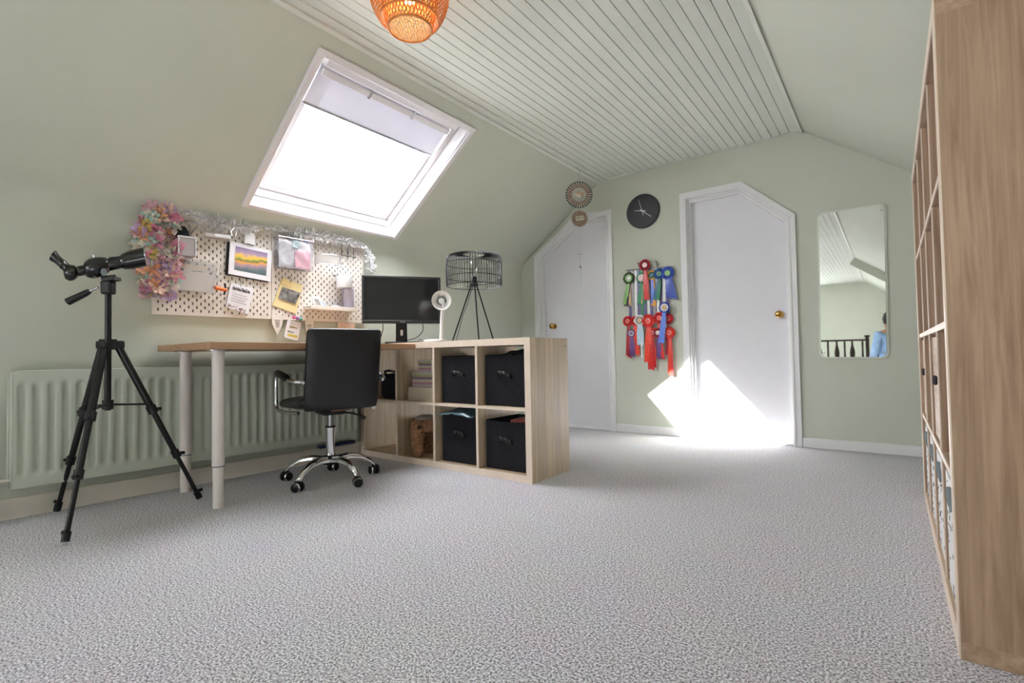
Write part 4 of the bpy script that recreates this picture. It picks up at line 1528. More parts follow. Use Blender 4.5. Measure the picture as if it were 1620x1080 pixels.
sp = thing('spotting_scope', 'black spotting scope with angled eyepiece mounted on the tripod', 'telescope', TC + Vector((0, 0, 1.057)), YAW + .62)
sp.scale = (.69, 1.06, 1.06)
ax = Vector((cos(.24), 0, sin(.24)))
SCB = mat('scope_rubber_black', S(16, 16, 18), .2, var=.1, spec=.7)
b0 = Vector((-.064, 0, .038))
MB().lathe([(0, -.06), (.022, -.058), (.034, -.045), (.042, -.02), (.043, .005), (.038, .035), (.032, .06), (.027, .066), (0, .066)], b0, ax, 28).build('prism_housing', SCB, sp, smooth=True)
MB().lathe([(.026, .06), (.027, .065), (.027, .175), (.026, .18), (.0, .18)], b0, ax, 28).build('main_tube', SCB, sp, smooth=True)
MB().lathe([(.027, .13), (.034, .145), (.039, .175), (.0395, .18), (.041, .183), (.0405, .255), (.042, .258), (.042, .262), (.037, .264), (.037, .24), (0, .235)], b0, ax, 32).build('lens_hood', SCB, sp, smooth=True, angle=35)
MB().lathe([(.0421, .2585), (.0432, .261), (.0421, .264)], b0, ax, 32).build('hood_ring', STEEL, sp, smooth=True)
e0 = b0 - ax * .05
e1 = e0 + Vector((-.05, 0, -.012))
MB().tube([e0, e0 + Vector((-.035, 0, -.008))], [.021, .021], 20).build('rear_tube', SCB, sp, smooth=True)
MB().lathe([(0, -.034), (.02, -.03), (.032, -.012), (.033, .006), (.026, .026), (.018, .034), (0, .034)], e1 + Vector((-.02, 0, -.004)), Vector((.95, 0, .25)), 24).build('eyepiece_elbow', SCB, sp, smooth=True)
d = Vector((-.80, 0, .58)).normalized()
s0 = e1 + Vector((-.03, 0, .008))
MB().lathe([(.02, 0), (.02, .03), (.022, .034), (.019, .04), (.019, .065), (.024, .085), (.0245, .092), (.02, .093), (.016, .085), (0, .084)], s0, d, 24).build('eyepiece', SCB, sp, smooth=True, angle=35)
MB().cyl(b0 + Vector((.045, -.045, -.022)), b0 + Vector((.045, -.028, -.02)), .016, 18).build('focus_knob', TABG, sp, smooth=True)
MB().lathe([(0, .012), (.007, .01), (.009, 0), (0, 0)], b0 + Vector((-.015, 0, .041)), (0, 0, 1), 14).build('top_button', STEEL, sp, smooth=True)
MB().box(b0 + Vector((.065, 0, -.037)), (.075, .03, .014), (0, -.13, 0)).build('tripod_shoe', SCB, sp, bevel=.003)
MB().box(b0 + ax * .095 + Vector((0, -.006, .0262)), (.05, .02, .0015), (0, -.13, 0)).build('name_plate', TABG, sp)


# ------------------------------------------------------------------ monitor
mo = thing('monitor', 'black widescreen monitor on a stand at the desk corner', 'monitor', (-2.70, 2.30, KH), atan2(.82, .57))
BEZ = mat('monitor_bezel', S(30, 30, 33), .4, var=.08)
MW, MH, MZ = .535, .327, .303
mb = MB()
for (a, b, c, d) in ((-MW / 2, MW / 2, MH / 2 - .017, MH / 2), (-MW / 2, MW / 2, -MH / 2, -MH / 2 + .022), (-MW / 2, -MW / 2 + .017, -MH / 2 + .022, MH / 2 - .017), (MW / 2 - .017, MW / 2, -MH / 2 + .022, MH / 2 - .017)):
    mb.bx(a, b, -.022, .018, MZ + c, MZ + d)
mb.build('bezel', BEZ, mo, bevel=.003)
MB().bx(-MW / 2 + .01, MW / 2 - .01, .0, .045, MZ - MH / 2 + .01, MZ + MH / 2 - .01).build('rear_housing', BEZ, mo, bevel=.015, seg=3)
MB().bx(-MW / 2 + .015, MW / 2 - .015, -.017, -.012, MZ - MH / 2 + .018, MZ + MH / 2 - .015).build('screen', SCREEN, mo)
MB().bx(-.018, .018, -.0225, -.0215, MZ - MH / 2 + .008, MZ - MH / 2 + .014).build('badge', TABG, mo)
nk = MB()
nk.prism([(-.04, .01), (.04, .01), (.036, .26), (-.036, .26)], .018, at=.05)
nk.build('stand_neck', BLACKP, mo, bevel=.004)
MB().prism(rrect(.018, .042, .008, 4, 0, .078), .004, at=.046).build('cable_hole', LEGW, mo)
MB().prism(rrect(.23, .16, .03, 5, 0, .03), .012, plane='XY', at=.0005).build('stand_base', BLACKP, mo, bevel=.003)


def cable(label, pts, r=.0026):
    # smooth the control points with a Catmull-Rom pass
    P = [Vector(p) for p in pts]
    out = []
    for i in range(len(P) - 1):
        p0, p1, p2, p3 = P[max(i - 1, 0)], P[i], P[i + 1], P[min(i + 2, len(P) - 1)]
        for k in range(6):
            t = k / 6
            out.append(.5 * ((2 * p1) + (p2 - p0) * t + (2 * p0 - 5 * p1 + 4 * p2 - p3) * t * t + (3 * p1 - p0 - 3 * p2 + p3) * t ** 3))
    out.append(P[-1])
    return tag(MB().tube(out, r, 8).build('cable', BLACKP, smooth=True), label, 'cable')


cable('black cable dropping behind the left half of the monitor', [(-2.79, 2.20, .94), (-2.82, 2.23, .88), (-2.86, 2.24, .82), (-2.88, 2.25, .779)])
cable('black cable curving right under the monitor to the stand', [(-2.60, 2.39, .94), (-2.60, 2.40, .87), (-2.65, 2.39, .82), (-2.73, 2.37, .80), (-2.83, 2.34, .779)])
cable('small loop of black cable on the cube shelf top beside the stand', [(-2.52, 2.3, .779), (-2.55, 2.34, .80), (-2.59, 2.36, .80), (-2.58, 2.33, .782), (-2.53, 2.30, .779), (-2.44, 2.34, .779)], .0022)

# ------------------------------------------------------------------ white desk lamp
dl = thing('desk_lamp', 'small white gooseneck desk lamp with round head facing the room', 'lamp', (-2.375, 2.30, KH))
LW = mat('lamp_white_plastic', S(236, 234, 232), .35, var=.01)
MB().lathe([(0, 0), (.072, 0), (.075, .004), (.074, .014), (.066, .018), (0, .019)], n=36).build('base', LW, dl, smooth=True)
MB().tube([(.055, .0, .014), (.058, .0, .06), (.062, -.002, .12), (.064, .002, .19), (.066, .01, .235), (.064, .012, .26)], [.014, .0125, .0118, .0115, .011, .011], 14).build('gooseneck', LW, dl, smooth=True)
hx = Vector((.70, -.69, -.05)).normalized()
hc = Vector((.064, -.004, .268))
MB().lathe([(0, -.045), (.02, -.044), (.032, -.03), (.044, -.005), (.062, .022), (.063, .025), (.06, .024), (.042, -.002), (.03, -.02), (0, -.024)], hc, hx, 36).build('lamp_head', LW, dl, smooth=True)
MB().lathe([(0, .002), (.016, .0), (.022, -.012), (.014, -.022), (0, -.024)], hc, hx, 24).build('bulb', mat('frosted_bulb', S(244, 244, 244), .3), dl, smooth=True)
MB().lathe([(.0225, -.02), (.027, -.012), (.0235, -.012)], hc, hx, 24).build('bulb_socket', BLACKP, dl, smooth=True)

# ------------------------------------------------------------------ black wire tripod lamp
wlp = thing('tripod_lamp', 'black wire drum lamp on three thin legs on the cube shelf', 'lamp', (-2.092, 2.37, KH))
R_, Z0, Z1 = .176, .348, .548
WIRE = mat('black_wire', S(24, 24, 26), .75, var=.1, spec=.2)


def ring(r, z, tr_, n=48):
    return [(r * cos(2 * pi * k / n), r * sin(2 * pi * k / n), z) for k in range(n)]


shade = bpy.data.objects.new('wire_shade', None)
COL.objects.link(shade)
shade.parent = wlp
for (r_, z_, nm) in ((R_ * .985, Z0, 'bottom_ring'), (R_ * 1.0, Z0 + .055, 'lower_ring'), (R_ * 1.0, Z1 - .06, 'upper_ring'), (.07, Z1, 'top_ring')):
    MB().tube(ring(r_, z_, 0), .0022, 6, closed=True).build(nm, WIRE, shade, smooth=True)
mb = MB()
for k in range(64):
    a = 2 * pi * k / 64
    prof = [(.07, Z1), (.13, Z1 - .002), (.162, Z1 - .012), (.175, Z1 - .035), (.176, Z1 - .1), (.174, Z0)]
    mb.tube([(r_ * cos(a), r_ * sin(a), z_) for r_, z_ in prof], .0017, 4)
o = mb.build('vertical_wires', WIRE, shade)
o['kind'] = 'stuff'
for k in range(3):
    a = radians(120 * k + 200)
    MB().tube([(.018 * cos(a), .018 * sin(a), Z0 + .012), (.155 * cos(a), .155 * sin(a), .0035)], .0042, 8).build('leg', WIRE, wlp, smooth=True)
MB().tube([(-.17, 0, Z0 + .002), (0, 0, Z0 + .002), (.17, 0, Z0 + .002)], .002, 6).build('cross_bar', WIRE, wlp)
MB().lathe([(0, 0), (.022, 0), (.026, .01), (.026, .02), (.019, .026), (.018, .06), (.016, .065), (0, .065)], (0, 0, Z0 - .004), n=24).build('lamp_holder', BLACKP, wlp, smooth=True)
MB().lathe([(0, 0), (.013, 0), (.014, .02), (.028, .055), (.03, .075), (.022, .095), (0, .103)], (0, 0, Z0 + .06), n=20).build('bulb', thin_glass('clear_bulb', (.95, .95, .95, 1), .12), wlp, smooth=True)
cable('thin black lamp cord hanging down inside the tripod lamp legs', [(-2.10, 2.36, 1.115), (-2.13, 2.34, 1.0), (-2.16, 2.34, .95), (-2.19, 2.33, .85), (-2.22, 2.33, .779)], .0018)

# ------------------------------------------------------------------ rattan pendant
PC = Vector((-1.462, 1.300, 0))
pd = thing('pendant_lamp', 'woven orange rattan pendant lampshade under the plank ceiling', 'lamp', (PC.x, PC.y, ZC))
ZB = -.272


def pr_out(t):       # outer basket radius, t: 0 bottom .. 1 top
    z = ZB + .035 + t * .215
    return .112 + .042 * sin(pi * min(1, t * .95 + .05)) , z


def pr_in(t):
    z = ZB + t * .20
    return .083 + .034 * t ** .6, z


def weave(name, prof, count, twist, m, wd, parent, steps=14):
    mb = MB()
    for fam in (-1, 1):
        for k in range(count):
            a0 = 2 * pi * k / count
            L_, R2_ = [], []
            for i in range(steps + 1):
                t = i / steps
                r_, z_ = prof(t)
                r_ += .0012 * fam
                a = a0 + fam * twist * t
                da = wd / r_ / 2
                L_.append((r_ * cos(a - da), r_ * sin(a - da), z_))
                R2_.append((r_ * cos(a + da), r_ * sin(a + da), z_))
            n0 = len(L_)
            mb.add(L_ + R2_, [(i, i + 1, n0 + i + 1, n0 + i) for i in range(n0 - 1)])
    o = mb.build(name, m, parent)
    o['kind'] = 'stuff'
    s = o.modifiers.new('thick', 'SOLIDIFY')
    s.thickness = .0012
    return o


weave('outer_weave', pr_out, 58, 1.0, RATTAN, .0048, pd)
weave('inner_weave', pr_in, 40, .9, RATTAN, .0048, pd)
for (r_, z_, q_) in ((.083, ZB, .005), (.112, ZB + .036, .0045), (.118, -.008, .005)):
    MB().tube(ring(r_, z_, 0), q_, 8, closed=True).build('rim_hoop', RATTAN, pd, smooth=True)
mb = MB()
for fam in (0, 1):
    for k in range(-8, 9):
        c_ = k * .0098
        h_ = sqrt(max(0, .082 ** 2 - c_ ** 2))
        a = radians(38 if fam else -38)
        p0, p1 = Vector((c_, -h_, 0)), Vector((c_, h_, 0))
        Rm = Matrix.Rotation(a, 3, 'Z')
        p0, p1 = Rm @ p0, Rm @ p1
        s_ = (p1 - p0).normalized().cross(Vector((0, 0, 1))) * .0027
        zz_ = Vector((0, 0, ZB + .0012 * fam))
        if h_ > .01:
            mb.add([p0 - s_ + zz_, p0 + s_ + zz_, p1 + s_ + zz_, p1 - s_ + zz_], [(0, 1, 2, 3)])
o = mb.build('bottom_lattice', RATTANP, pd)
o['kind'] = 'stuff'
MB().cyl((0, 0, -.03), (0, 0, 0), .05, 24).build('ceiling_rose', WHITE, pd, smooth=True)
MB().lathe([(0, -.07), (.014, -.07), (.016, -.09), (.03, -.125), (.031, -.14), (.02, -.162), (0, -.168)], n=20).build('bulb', mat('warm_bulb', S(255, 236, 200), .3, emit=(1, .72, .36, 1), estr=30), pd, smooth=True)
MB().cyl((0, 0, -.07), (0, 0, -.03), .016, 16).build('lamp_holder', WHITE, pd, smooth=True)

# ------------------------------------------------------------------ wall clock
ck = thing('wall_clock', 'round black wall clock with white hands between the doors', 'clock', (-1.647, YF, 1.884))
FACEM = mat('clock_face_black', S(44, 44, 50), .5, var=.06)
MB().lathe([(0, .024), (.140, .024), (.144, .021), (.145, .015), (.145, 0), (0, 0)], (0, 0, 0), (0, -1, 0), 64).build('dial', FACEM, ck, smooth=True, angle=30)
MB().lathe([(.140, .0245), (.1435, .0235), (.1455, .017)], (0, 0, 0), (0, -1, 0), 64).build('rim', BLACKP, ck, smooth=True)
NUM = mat('clock_numeral_black', S(20, 20, 26), .35)
for h_ in range(1, 13):
    me = text_mesh(str(h_), .034, .0012)
    me.materials.append(NUM)
    o = bpy.data.objects.new('numeral', me)
    COL.objects.link(o)
    o.parent = ck
    a = radians(90 - 30 * h_)
    o.location = (.115 * cos(a), -.0255, .115 * sin(a))
    o.rotation_euler = (pi / 2, 0, 0)
HW = mat('white_hand', S(240, 240, 240), .4)


def hand(name, dx, dz, back, wd, y):
    v = Vector((dx, dz)).normalized()
    n_ = Vector((-v.y, v.x)) * wd
    tip, tl = Vector((dx, dz)), -v * back
    P = [(tl + n_), (tl - n_), (tip - n_ * .7), (tip + n_ * .7)]
    MB().prism([(p.x, p.y) for p in P], .0015, at=y).build(name, HW, ck)


hand('hour_hand', -.068, .013, .03, .0026, -.0285)
hand('minute_hand', .078, -.063, .024, .0024, -.031)
hand('second_hand', -.029, .10, .042, .0015, -.034)
MB().lathe([(0, .036), (.005, .035), (.006, .024)], (0, 0, 0), (0, -1, 0), 16).build('pivot', HW, ck, smooth=True)

# ------------------------------------------------------------------ mirror
mi = thing('wall_mirror', 'tall rounded rectangular mirror on the wall beside the right door', 'mirror', (-.2005, YF, 1.124), rot=(0, .0150, 0))
MB().prism(rrect(.384, 1.01, .04, 8), .008, at=-.010).build('backing_frame', mat('pale_frame', S(214, 222, 210), .4), mi, bevel=.002)
MB().prism(rrect(.362, .988, .034, 8), .004, at=-.0145).build('mirror_glass', MIRROR, mi)
for sx in (-1, 1):
    for sz in (-1, 1):
        MB().lathe([(0, .004), (.004, .0035), (.006, 0), (0, 0)], (sx * .165, -.0145, sz * .465), (0, -1, 0), 14).build('screw_cap', CHROME, mi, smooth=True)

# ------------------------------------------------------------------ hanging ornaments
orn = thing('hanging_ornament', 'round metal ornament with prancing horses hanging from the ceiling edge', 'ornament', (-2.013, 3.60, 1.993), .62)
ORO = mat('ornament_copper_green', S(146, 106, 92), .45, metal=.3, var=.3, scale=30)
ORT = mat('ornament_verdigris', S(62, 84, 82), .5, metal=.3, var=.3, scale=30)
ORG_ = mat('ornament_cream', S(206, 202, 174), .5, var=.1)
pet = None
for k in range(30):
    a = 2 * pi * k / 30
    if pet is None:
        mb = MB()
        mb.prism([(.060, -.0036), (.100, -.0056), (.100, .0056), (.060, .0036)], .003, 0, at=-.0015)
        mb.prism([(.098, -.0056), (.111, -.0058), (.113, 0), (.111, .0058), (.098, .0056)], .003, 1, at=-.0015)
        pet = mb.build('rim_blade', [ORO, ORT], orn)
        p = pet
    else:
        p = pet.copy()
        COL.objects.link(p)
        p.parent = orn
    p.rotation_euler = (0, -a, .35 if False else 0)
MB().tube([(.062 * cos(2 * pi * k / 40), 0, .062 * sin(2 * pi * k / 40)) for k in range(40)], .0022, 6, closed=True).build('inner_ring', ORO, orn, smooth=True)
MB().tube([(.105 * cos(2 * pi * k / 48), 0, .105 * sin(2 * pi * k / 48)) for k in range(48)], .0016, 6, closed=True).build('outer_ring', ORT, orn, smooth=True)
HORSE = [(-.052, .002), (-.046, .012), (-.036, .014), (-.030, .026), (-.022, .020), (-.012, .008), (.004, .006), (.012, .012), (.016, .004), (.012, -.006), (.016, -.030), (.010, -.030), (.006, -.014), (-.008, -.012), (-.012, -.034), (-.018, -.033), (-.016, -.012), (-.026, -.004), (-.034, .004), (-.046, -.001)]
for k, (dx, dz, sc) in enumerate(((-.004, -.006, .85), (.026, .012, .95), (.052, .006, .8))):
    P = [(x * sc + dx, z * sc + dz) for x, z in HORSE]
    MB().prism(P, .003, at=-.004 + .0032 * k).build('horse', (ORG_, mat('horse_tan', S(186, 150, 124), .5), ORG_)[k], orn)
MB().tube([(0, 0, .113), (.001, 0, .15), (0, 0, .17)], .0014, 6).build('hanging_wire', STEEL, orn)
MB().tube([(0, 0, .17), (.012, 0, .185), (.010, 0, .205), (-.004, 0, .215), (-.006, 0, .237)], .002, 6).build('swivel_hook', STEEL, orn, smooth=True)
sg = thing('cap_sign', 'small bottle-cap shaped metal sign hanging below the horse ornament', 'sign', (-2.013, 3.60, 1.795), .62)
CAPM = mat('cap_bronze', S(140, 124, 108), .4, metal=.5, var=.25, scale=40)
P = [((.066 + .006 * cos(21 * a)) * cos(a), (.066 + .006 * cos(21 * a)) * sin(a)) for a in [2 * pi * k / 126 for k in range(126)]]
MB().prism(P, .006, at=-.003).build('cap_disc', CAPM, sg)
MB().tube([(.050 * cos(2 * pi * k / 40), -.004, .050 * sin(2 * pi * k / 40)) for k in range(40)], .003, 6, closed=True).build('raised_ring', ORO, sg, smooth=True)
pl_ = MB().box((0, -.0075, .002), (.066, .003, .034), (0, -.12, 0)).build('name_strip', ORG_, sg)
me = text_mesh('NEW', .026, .0008)
me.materials.append(BLACKP)
o = bpy.data.objects.new('lettering', me)
COL.objects.link(o)
o.parent = pl_
o.location = (0, -.0098, .002)
o.rotation_euler = (pi / 2, -.12, 0)
MB().tube([(0, 0, .066), (0, 0, .085)], .0012, 6).build('hanging_wire', STEEL, sg)
bd = thing('bead_string', 'string of clear crystal beads with one green bead in front of the left door', 'beads', (-2.013, 3.60, 1.24))
MB().tube([(0, 0, .50), (0, 0, .0)], .0008, 5).build('thread', STEEL, bd)
CRY = milky('crystal', S(226, 230, 232), .35, .05)
GRN = mat('green_bead', S(36, 92, 74), .15)
q = random.Random(6)
for k in range(13):
    z_ = .262 - k * .021
    m_ = GRN if k == 5 else CRY
    r_ = .0085 if k == 5 else q.uniform(.004, .007)
    MB().lathe([(0, r_), (r_ * .7, r_ * .6), (r_, 0), (r_ * .7, -r_ * .6), (0, -r_)], (q.uniform(-.004, .004), 0, z_), n=8).build('bead', m_, bd)
for k in range(5):
    a = 2 * pi * k / 5
    MB().lathe([(0, .006), (.005, 0), (0, -.006)], (.017 * cos(a), .017 * sin(a), .262), n=6).build('bead', CRY, bd)

# ------------------------------------------------------------------ show rosettes
RC = {n_: mat('ribbon_' + n_, c, .35, var=.14, scale=60, spec=.6) for n_, c in dict(red=S(214, 44, 40), scarlet=S(232, 70, 48), crimson=S(172, 24, 42), blue=S(52, 80, 176), sky=S(96, 130, 220), pale=S(190, 214, 228), green=S(34, 130, 84), lime=S(124, 176, 90), black=S(40, 36, 34), gold=S(236, 164, 60), tan=S(214, 176, 128), white=S(232, 232, 230), purple=S(110, 70, 130), teal=S(40, 96, 130), pink=S(246, 206, 206), grey=S(150, 148, 146), violet=S(88, 80, 128), maroon=S(110, 30, 38)).items()}


def rosette(label, x, z, r, rim, rim2, centre, tails, y):
    t = thing('rosette', label, 'rosette', (x, YF - y, z), group='show rosettes on the wall between the doors')
    mb = MB()
    N = 40
    V, F = [], []
    for (rr_, off) in ((r * .42, 0), (r * .72, .004), (r, .001)):
        for k in range(N):
            a = 2 * pi * k / N
            pl2 = (.0035 if k % 2 else -.0015) * (rr_ / r)
            rad = rr_ * (1.0 + (.05 if (k % 4 == 0 and rr_ == r) else 0))
            V.append((rad * cos(a), -off - pl2, rad * sin(a)))
    for i in range(2):
        for k in range(N):
            l = (k + 1) % N
            mb_f = (i * N + k, i * N + l, (i + 1) * N + l, (i + 1) * N + k)
            F.append(mb_f)
    mb.add(V, F)
    mb.m = [0] * N + [1] * N
    mb.build('pleated_rim', [RC[rim2], RC[rim]], t)
    MB().lathe([(0, .009), (r * .36, .0085), (r * .46, .006), (r * .48, .002)], (0, 0, 0), (0, -1, 0), 28).build('button', RC[centre], t, smooth=True)
    MB().lathe([(r * .30, .0096), (r * .33, .0102), (r * .36, .0092)], (0, 0, 0), (0, -1, 0), 28).build('button_ring', RC['white' if centre != 'white' else 'grey'], t, smooth=True)
    for j, (dx, ze, wd, c) in enumerate(tails):
        L_ = z - ze
        n_ = 8
        A, B = [], []
        for i in range(n_ + 1):
            f_ = i / n_
            cx = dx * f_ + .004 * sin(3 * f_ + j)
            w2 = wd * (.45 + .55 * min(1, f_ * 2.2)) / 2
            yy = .003 + .0022 * j - .006 * sin(pi * f_)
            A.append((cx - w2, yy, -L_ * f_))
            B.append((cx + w2, yy, -L_ * f_ - (.008 if i == n_ else 0)))
        mid = [((a[0] + b[0]) / 2, a[1] - .003, a[2] + (.008 if k == n_ else 0)) for k, (a, b) in enumerate(zip(A, B))]
        V = A + mid + B
        m1 = n_ + 1
        F = [(i, i + 1, m1 + i + 1, m1 + i) for i in range(n_)] + [(m1 + i, m1 + i + 1, 2 * m1 + i + 1, 2 * m1 + i) for i in range(n_)]
        MB().add(V, F).build('tail', RC[c], t, smooth=True, angle=180)
    return t


rk = thing('rosette_rack', 'hanging rack of purple, grey and white strips behind the rosettes', 'rack', (-1.62, YF, 1.40))
MB().tube([(-.19, -.012, 0), (.21, -.012, -.015)], .006, 8).build('rail', RC['grey'], rk)
for sx in (-.09, .065):
    MB().tube([(sx, -.004, .05), (sx + .012, -.014, .045), (sx + .02, -.016, .01), (sx + .015, -.012, -.01)], .006, 8).build('hook', RC['grey'], rk, smooth=True)
cols = ['violet', 'grey', 'white', 'violet', 'green', 'violet', 'white', 'violet', 'grey', 'white', 'violet', 'white', 'violet']
for k, c in enumerate(cols):
    x = -.165 + .0275 * k
    MB().box((x, -.009 - .001 * (k % 2), -.24), (.024, .0016, .46), (0, .012 * ((k * 7) % 3 - 1), 0)).build('strip', RC[c], rk)
ROS = [
    ('black and cream rosette with green tails, far left of the top row', -1.785, 1.327, .050, 'black', 'lime', 'white', [(-.045, 1.10, .034, 'lime'), (-.03, 1.085, .04, 'black'), (.005, 1.09, .03, 'tan')], .022),
    ('white rosette with dark green edge, partly behind the red one', -1.670, 1.316, .045, 'green', 'white', 'pink', [(-.03, 1.09, .034, 'green'), (-.012, 1.10, .03, 'tan'), (.02, 1.09, .03, 'green')], .022),
    ('crimson rosette with pink centre, topmost of the display', -1.633, 1.420, .048, 'crimson', 'maroon', 'pink', [(.006, 1.124, .042, 'red'), (.035, 1.13, .03, 'maroon')], .036),
    ('gold and green rosette beside the teal one, top row', -1.580, 1.331, .038, 'gold', 'green', 'teal', [(.0, 1.09, .03, 'sky'), (.012, 1.07, .04, 'gold')], .024),
    ('teal rosette with green centre, top row', -1.515, 1.334, .048, 'teal', 'blue', 'green', [(-.05, 1.12, .03, 'teal'), (-.02, 1.12, .04, 'green')], .028),
    ('large royal blue rosette with green centre, right end of the top row', -1.441, 1.331, .053, 'blue', 'blue', 'lime', [(.015, 1.125, .06, 'blue'), (.045, 1.115, .06, 'blue')], .034),
    ('blue rosette with tan centre, hanging alone between the rows', -1.466, 1.049, .045, 'blue', 'white', 'tan', [(-.036, .757, .048, 'sky'), (-.016, .79, .03, 'purple')], .060),
    ('scarlet rosette at the left end of the lower rows', -1.801, .957, .045, 'red', 'crimson', 'scarlet', [(-.016, .655, .026, 'crimson'), (.012, .64, .03, 'red')], .026),
    ('small purple and white rosette below the leftmost red one', -1.769, .852, .034, 'purple', 'white', 'purple', [(.004, .655, .05, 'purple'), (-.02, .65, .02, 'maroon')], .034),
    ('red rosette with a tan centre, left of the silver one', -1.730, .955, .042, 'red', 'crimson', 'tan', [(-.004, .665, .062, 'scarlet')], .028),
    ('silver grey rosette with pale blue tails, lower rows', -1.688, .958, .046, 'white', 'grey', 'tan', [(.0, .745, .06, 'pale'), (.014, .64, .012, 'white'), (.028, .75, .03, 'tan')], .042),
    ('big bright red rosette in the middle of the lower rows', -1.612, .949, .055, 'red', 'red', 'scarlet', [(-.02, .60, .05, 'scarlet'), (.016, .54, .05, 'red')], .044),
    ('red rosette half hidden under the big bright red one', -1.582, .849, .044, 'scarlet', 'red', 'red', [(.0, .56, .045, 'red'), (.03, .64, .03, 'maroon')], .03),
    ('red rosette behind the hanging blue tails, lower rows', -1.521, .967, .048, 'red', 'crimson', 'scarlet', [(.0, .64, .05, 'scarlet')], .03),
    ('dark red rosette at the right edge, above the lowest one', -1.448, .958, .042, 'crimson', 'red', 'red', [(-.02, .66, .03, 'crimson')], .024),
    ('bright red rosette with the longest tails, lowest on the right', -1.438, .843, .047, 'red', 'scarlet', 'scarlet', [(-.012, .51, .026, 'scarlet'), (.008, .494, .034, 'red')], .034),
    ('crimson rosette with plum tails under the hanging blue one', -1.535, .847, .040, 'crimson', 'maroon', 'pink', [(.006, .63, .04, 'purple'), (.03, .63, .05, 'red')], .036),
]
for r_ in ROS:
    rosette(*r_)

# ------------------------------------------------------------------ behind the photographer: seen in the mirror
mb = MB()
P = [RO + R2 * a + Vector((0, y, 0)) + Vector((-RS, 0, -1)).normalized() * h for a in (0, RLEN) for y in (-2.35, -2.2) for h in (-.02, .12)]
mb.add(P, [(0, 1, 3, 2), (4, 6, 7, 5), (0, 4, 5, 1), (2, 3, 7, 6), (0, 2, 6, 4), (1, 5, 7, 3)])
struct(mb.build('trim_6', WALL))
DARKW = wood('dark_stained_wood', S(66, 46, 36), S(44, 30, 24), 'Z', 1.0)
bl = thing('stair_balustrade', 'dark wooden stair balustrade seen in the mirror', 'balustrade', (0, -2.42, 0))
MB().bx(-1.30, -.30, -.03, .03, .825, .855).build('handrail', DARKW, bl, bevel=.008)
for k, x in enumerate((-1.16, -1.03, -.904, -.772, -.656, -.546, -.40)):
    big = k % 2 == 1
    MB().lathe([(.014, 0), (.016, .04), (.016, .30), (.034 if big else .016, .56), (.040 if big else .015, .62), (.030 if big else .014, .69), (.016, .75), (.014, .83)], (x, 0, 0), n=14).build('baluster', DARKW, bl, smooth=True)
nw = MB().box((-.33, 0, .45), (.05, .06, .90)).build('newel_post', DARKW, bl, bevel=.006)
MB().box((-.33, 0, .905), (.075, .08, .03)).build('newel_cap', DARKW, nw, bevel=.008)
st = thing('staircase', 'carpeted staircase leading down behind the photographer', 'stairs', (0, 0, 0))
for k in range(1, 10):
    z_ = -.16 * k
    MB().bx(SX1 + .001, SX2 - .001, SY2 - .25 * k, SY2 - .25 * (k - 1), z_ - .16, z_).build('step', CARPET, st)

# the person on the stairs
pn = thing('person', 'person in a light blue shirt with short dark hair standing on the stairs', 'person', (-.015, -1.585, -.48), 2.6)


def skin_body(name, verts, edges, radii, root, m, parent, sub=2):
    me = bpy.data.meshes.new(name)
    me.from_pydata(verts, edges, [])
    o = bpy.data.objects.new(name, me)
    COL.objects.link(o)
    bm = bmesh.new()
    bm.from_mesh(me)
    lay = bm.verts.layers.skin.verify()
    bm.verts.ensure_lookup_table()
    for i, r_ in enumerate(radii):
        bm.verts[i][lay].radius = r_ if isinstance(r_, tuple) else (r_, r_)
        bm.verts[i][lay].use_root = (i == root)
    bm.to_mesh(me)
    bm.free()
    o.modifiers.new('skin', 'SKIN').use_smooth_shade = True
    s = o.modifiers.new('sub', 'SUBSURF')
    s.levels = s.render_levels = sub
    me.materials.append(m)
    o.parent = parent
    return o


# faces +Y (towards the room); holds a small remote at waist height
SKIN = mat('skin', S(206, 160, 134), .55, var=.05)
SHIRT = mat('light_blue_shirt', S(158, 190, 228), .85, var=.14, scale=14)
TROU = mat('dark_trousers', S(44, 46, 56), .85, var=.1)
HAIR = mat('dark_hair', S(30, 26, 26), .5, var=.2, scale=60)
V = [(0, 0, .92), (0, .0, 1.08), (0, .0, 1.26), (0, -.01, 1.40), (0, -.005, 1.46), (0, .01, 1.53), (0, .015, 1.62), (0, .012, 1.68),
     (-.17, -.01, 1.385), (-.235, -.03, 1.12), (-.20, .13, 1.01), (-.15, .24, 1.05),
     (.17, -.01, 1.385), (.235, -.03, 1.12), (.20, .13, 1.01), (.15, .24, 1.05),
     (-.09, 0, .86), (-.10, .01, .48), (-.10, -.01, .09), (-.10, .12, .035),
     (.09, 0, .86), (.10, .01, .48), (.10, -.01, .09), (.10, .12, .035)]
E_ = [(0, 1), (1, 2), (2, 3), (3, 4), (4, 5), (5, 6), (6, 7), (3, 8), (8, 9), (9, 10), (10, 11), (3, 12), (12, 13), (13, 14), (14, 15), (0, 16), (16, 17), (17, 18), (18, 19), (0, 20), (20, 21), (21, 22), (22, 23)]
RAD = [(.15, .105), (.14, .10), (.16, .11), (.12, .085), (.055, .055), (.072, .08), (.08, .095), (.055, .07),
       .058, .047, .038, .03, .058, .047, .038, .03, .085, .062, .042, .036, .085, .062, .042, .036]
skin_body('body', V, E_, RAD, 0, SKIN, pn)
VS = [(0, 0, .88), (0, 0, 1.08), (0, 0, 1.26), (0, -.01, 1.40), (-.17, -.01, 1.385), (-.235, -.03, 1.13), (.17, -.01, 1.385), (.235, -.03, 1.13), (-.205, .11, 1.02), (.205, .11, 1.02)]
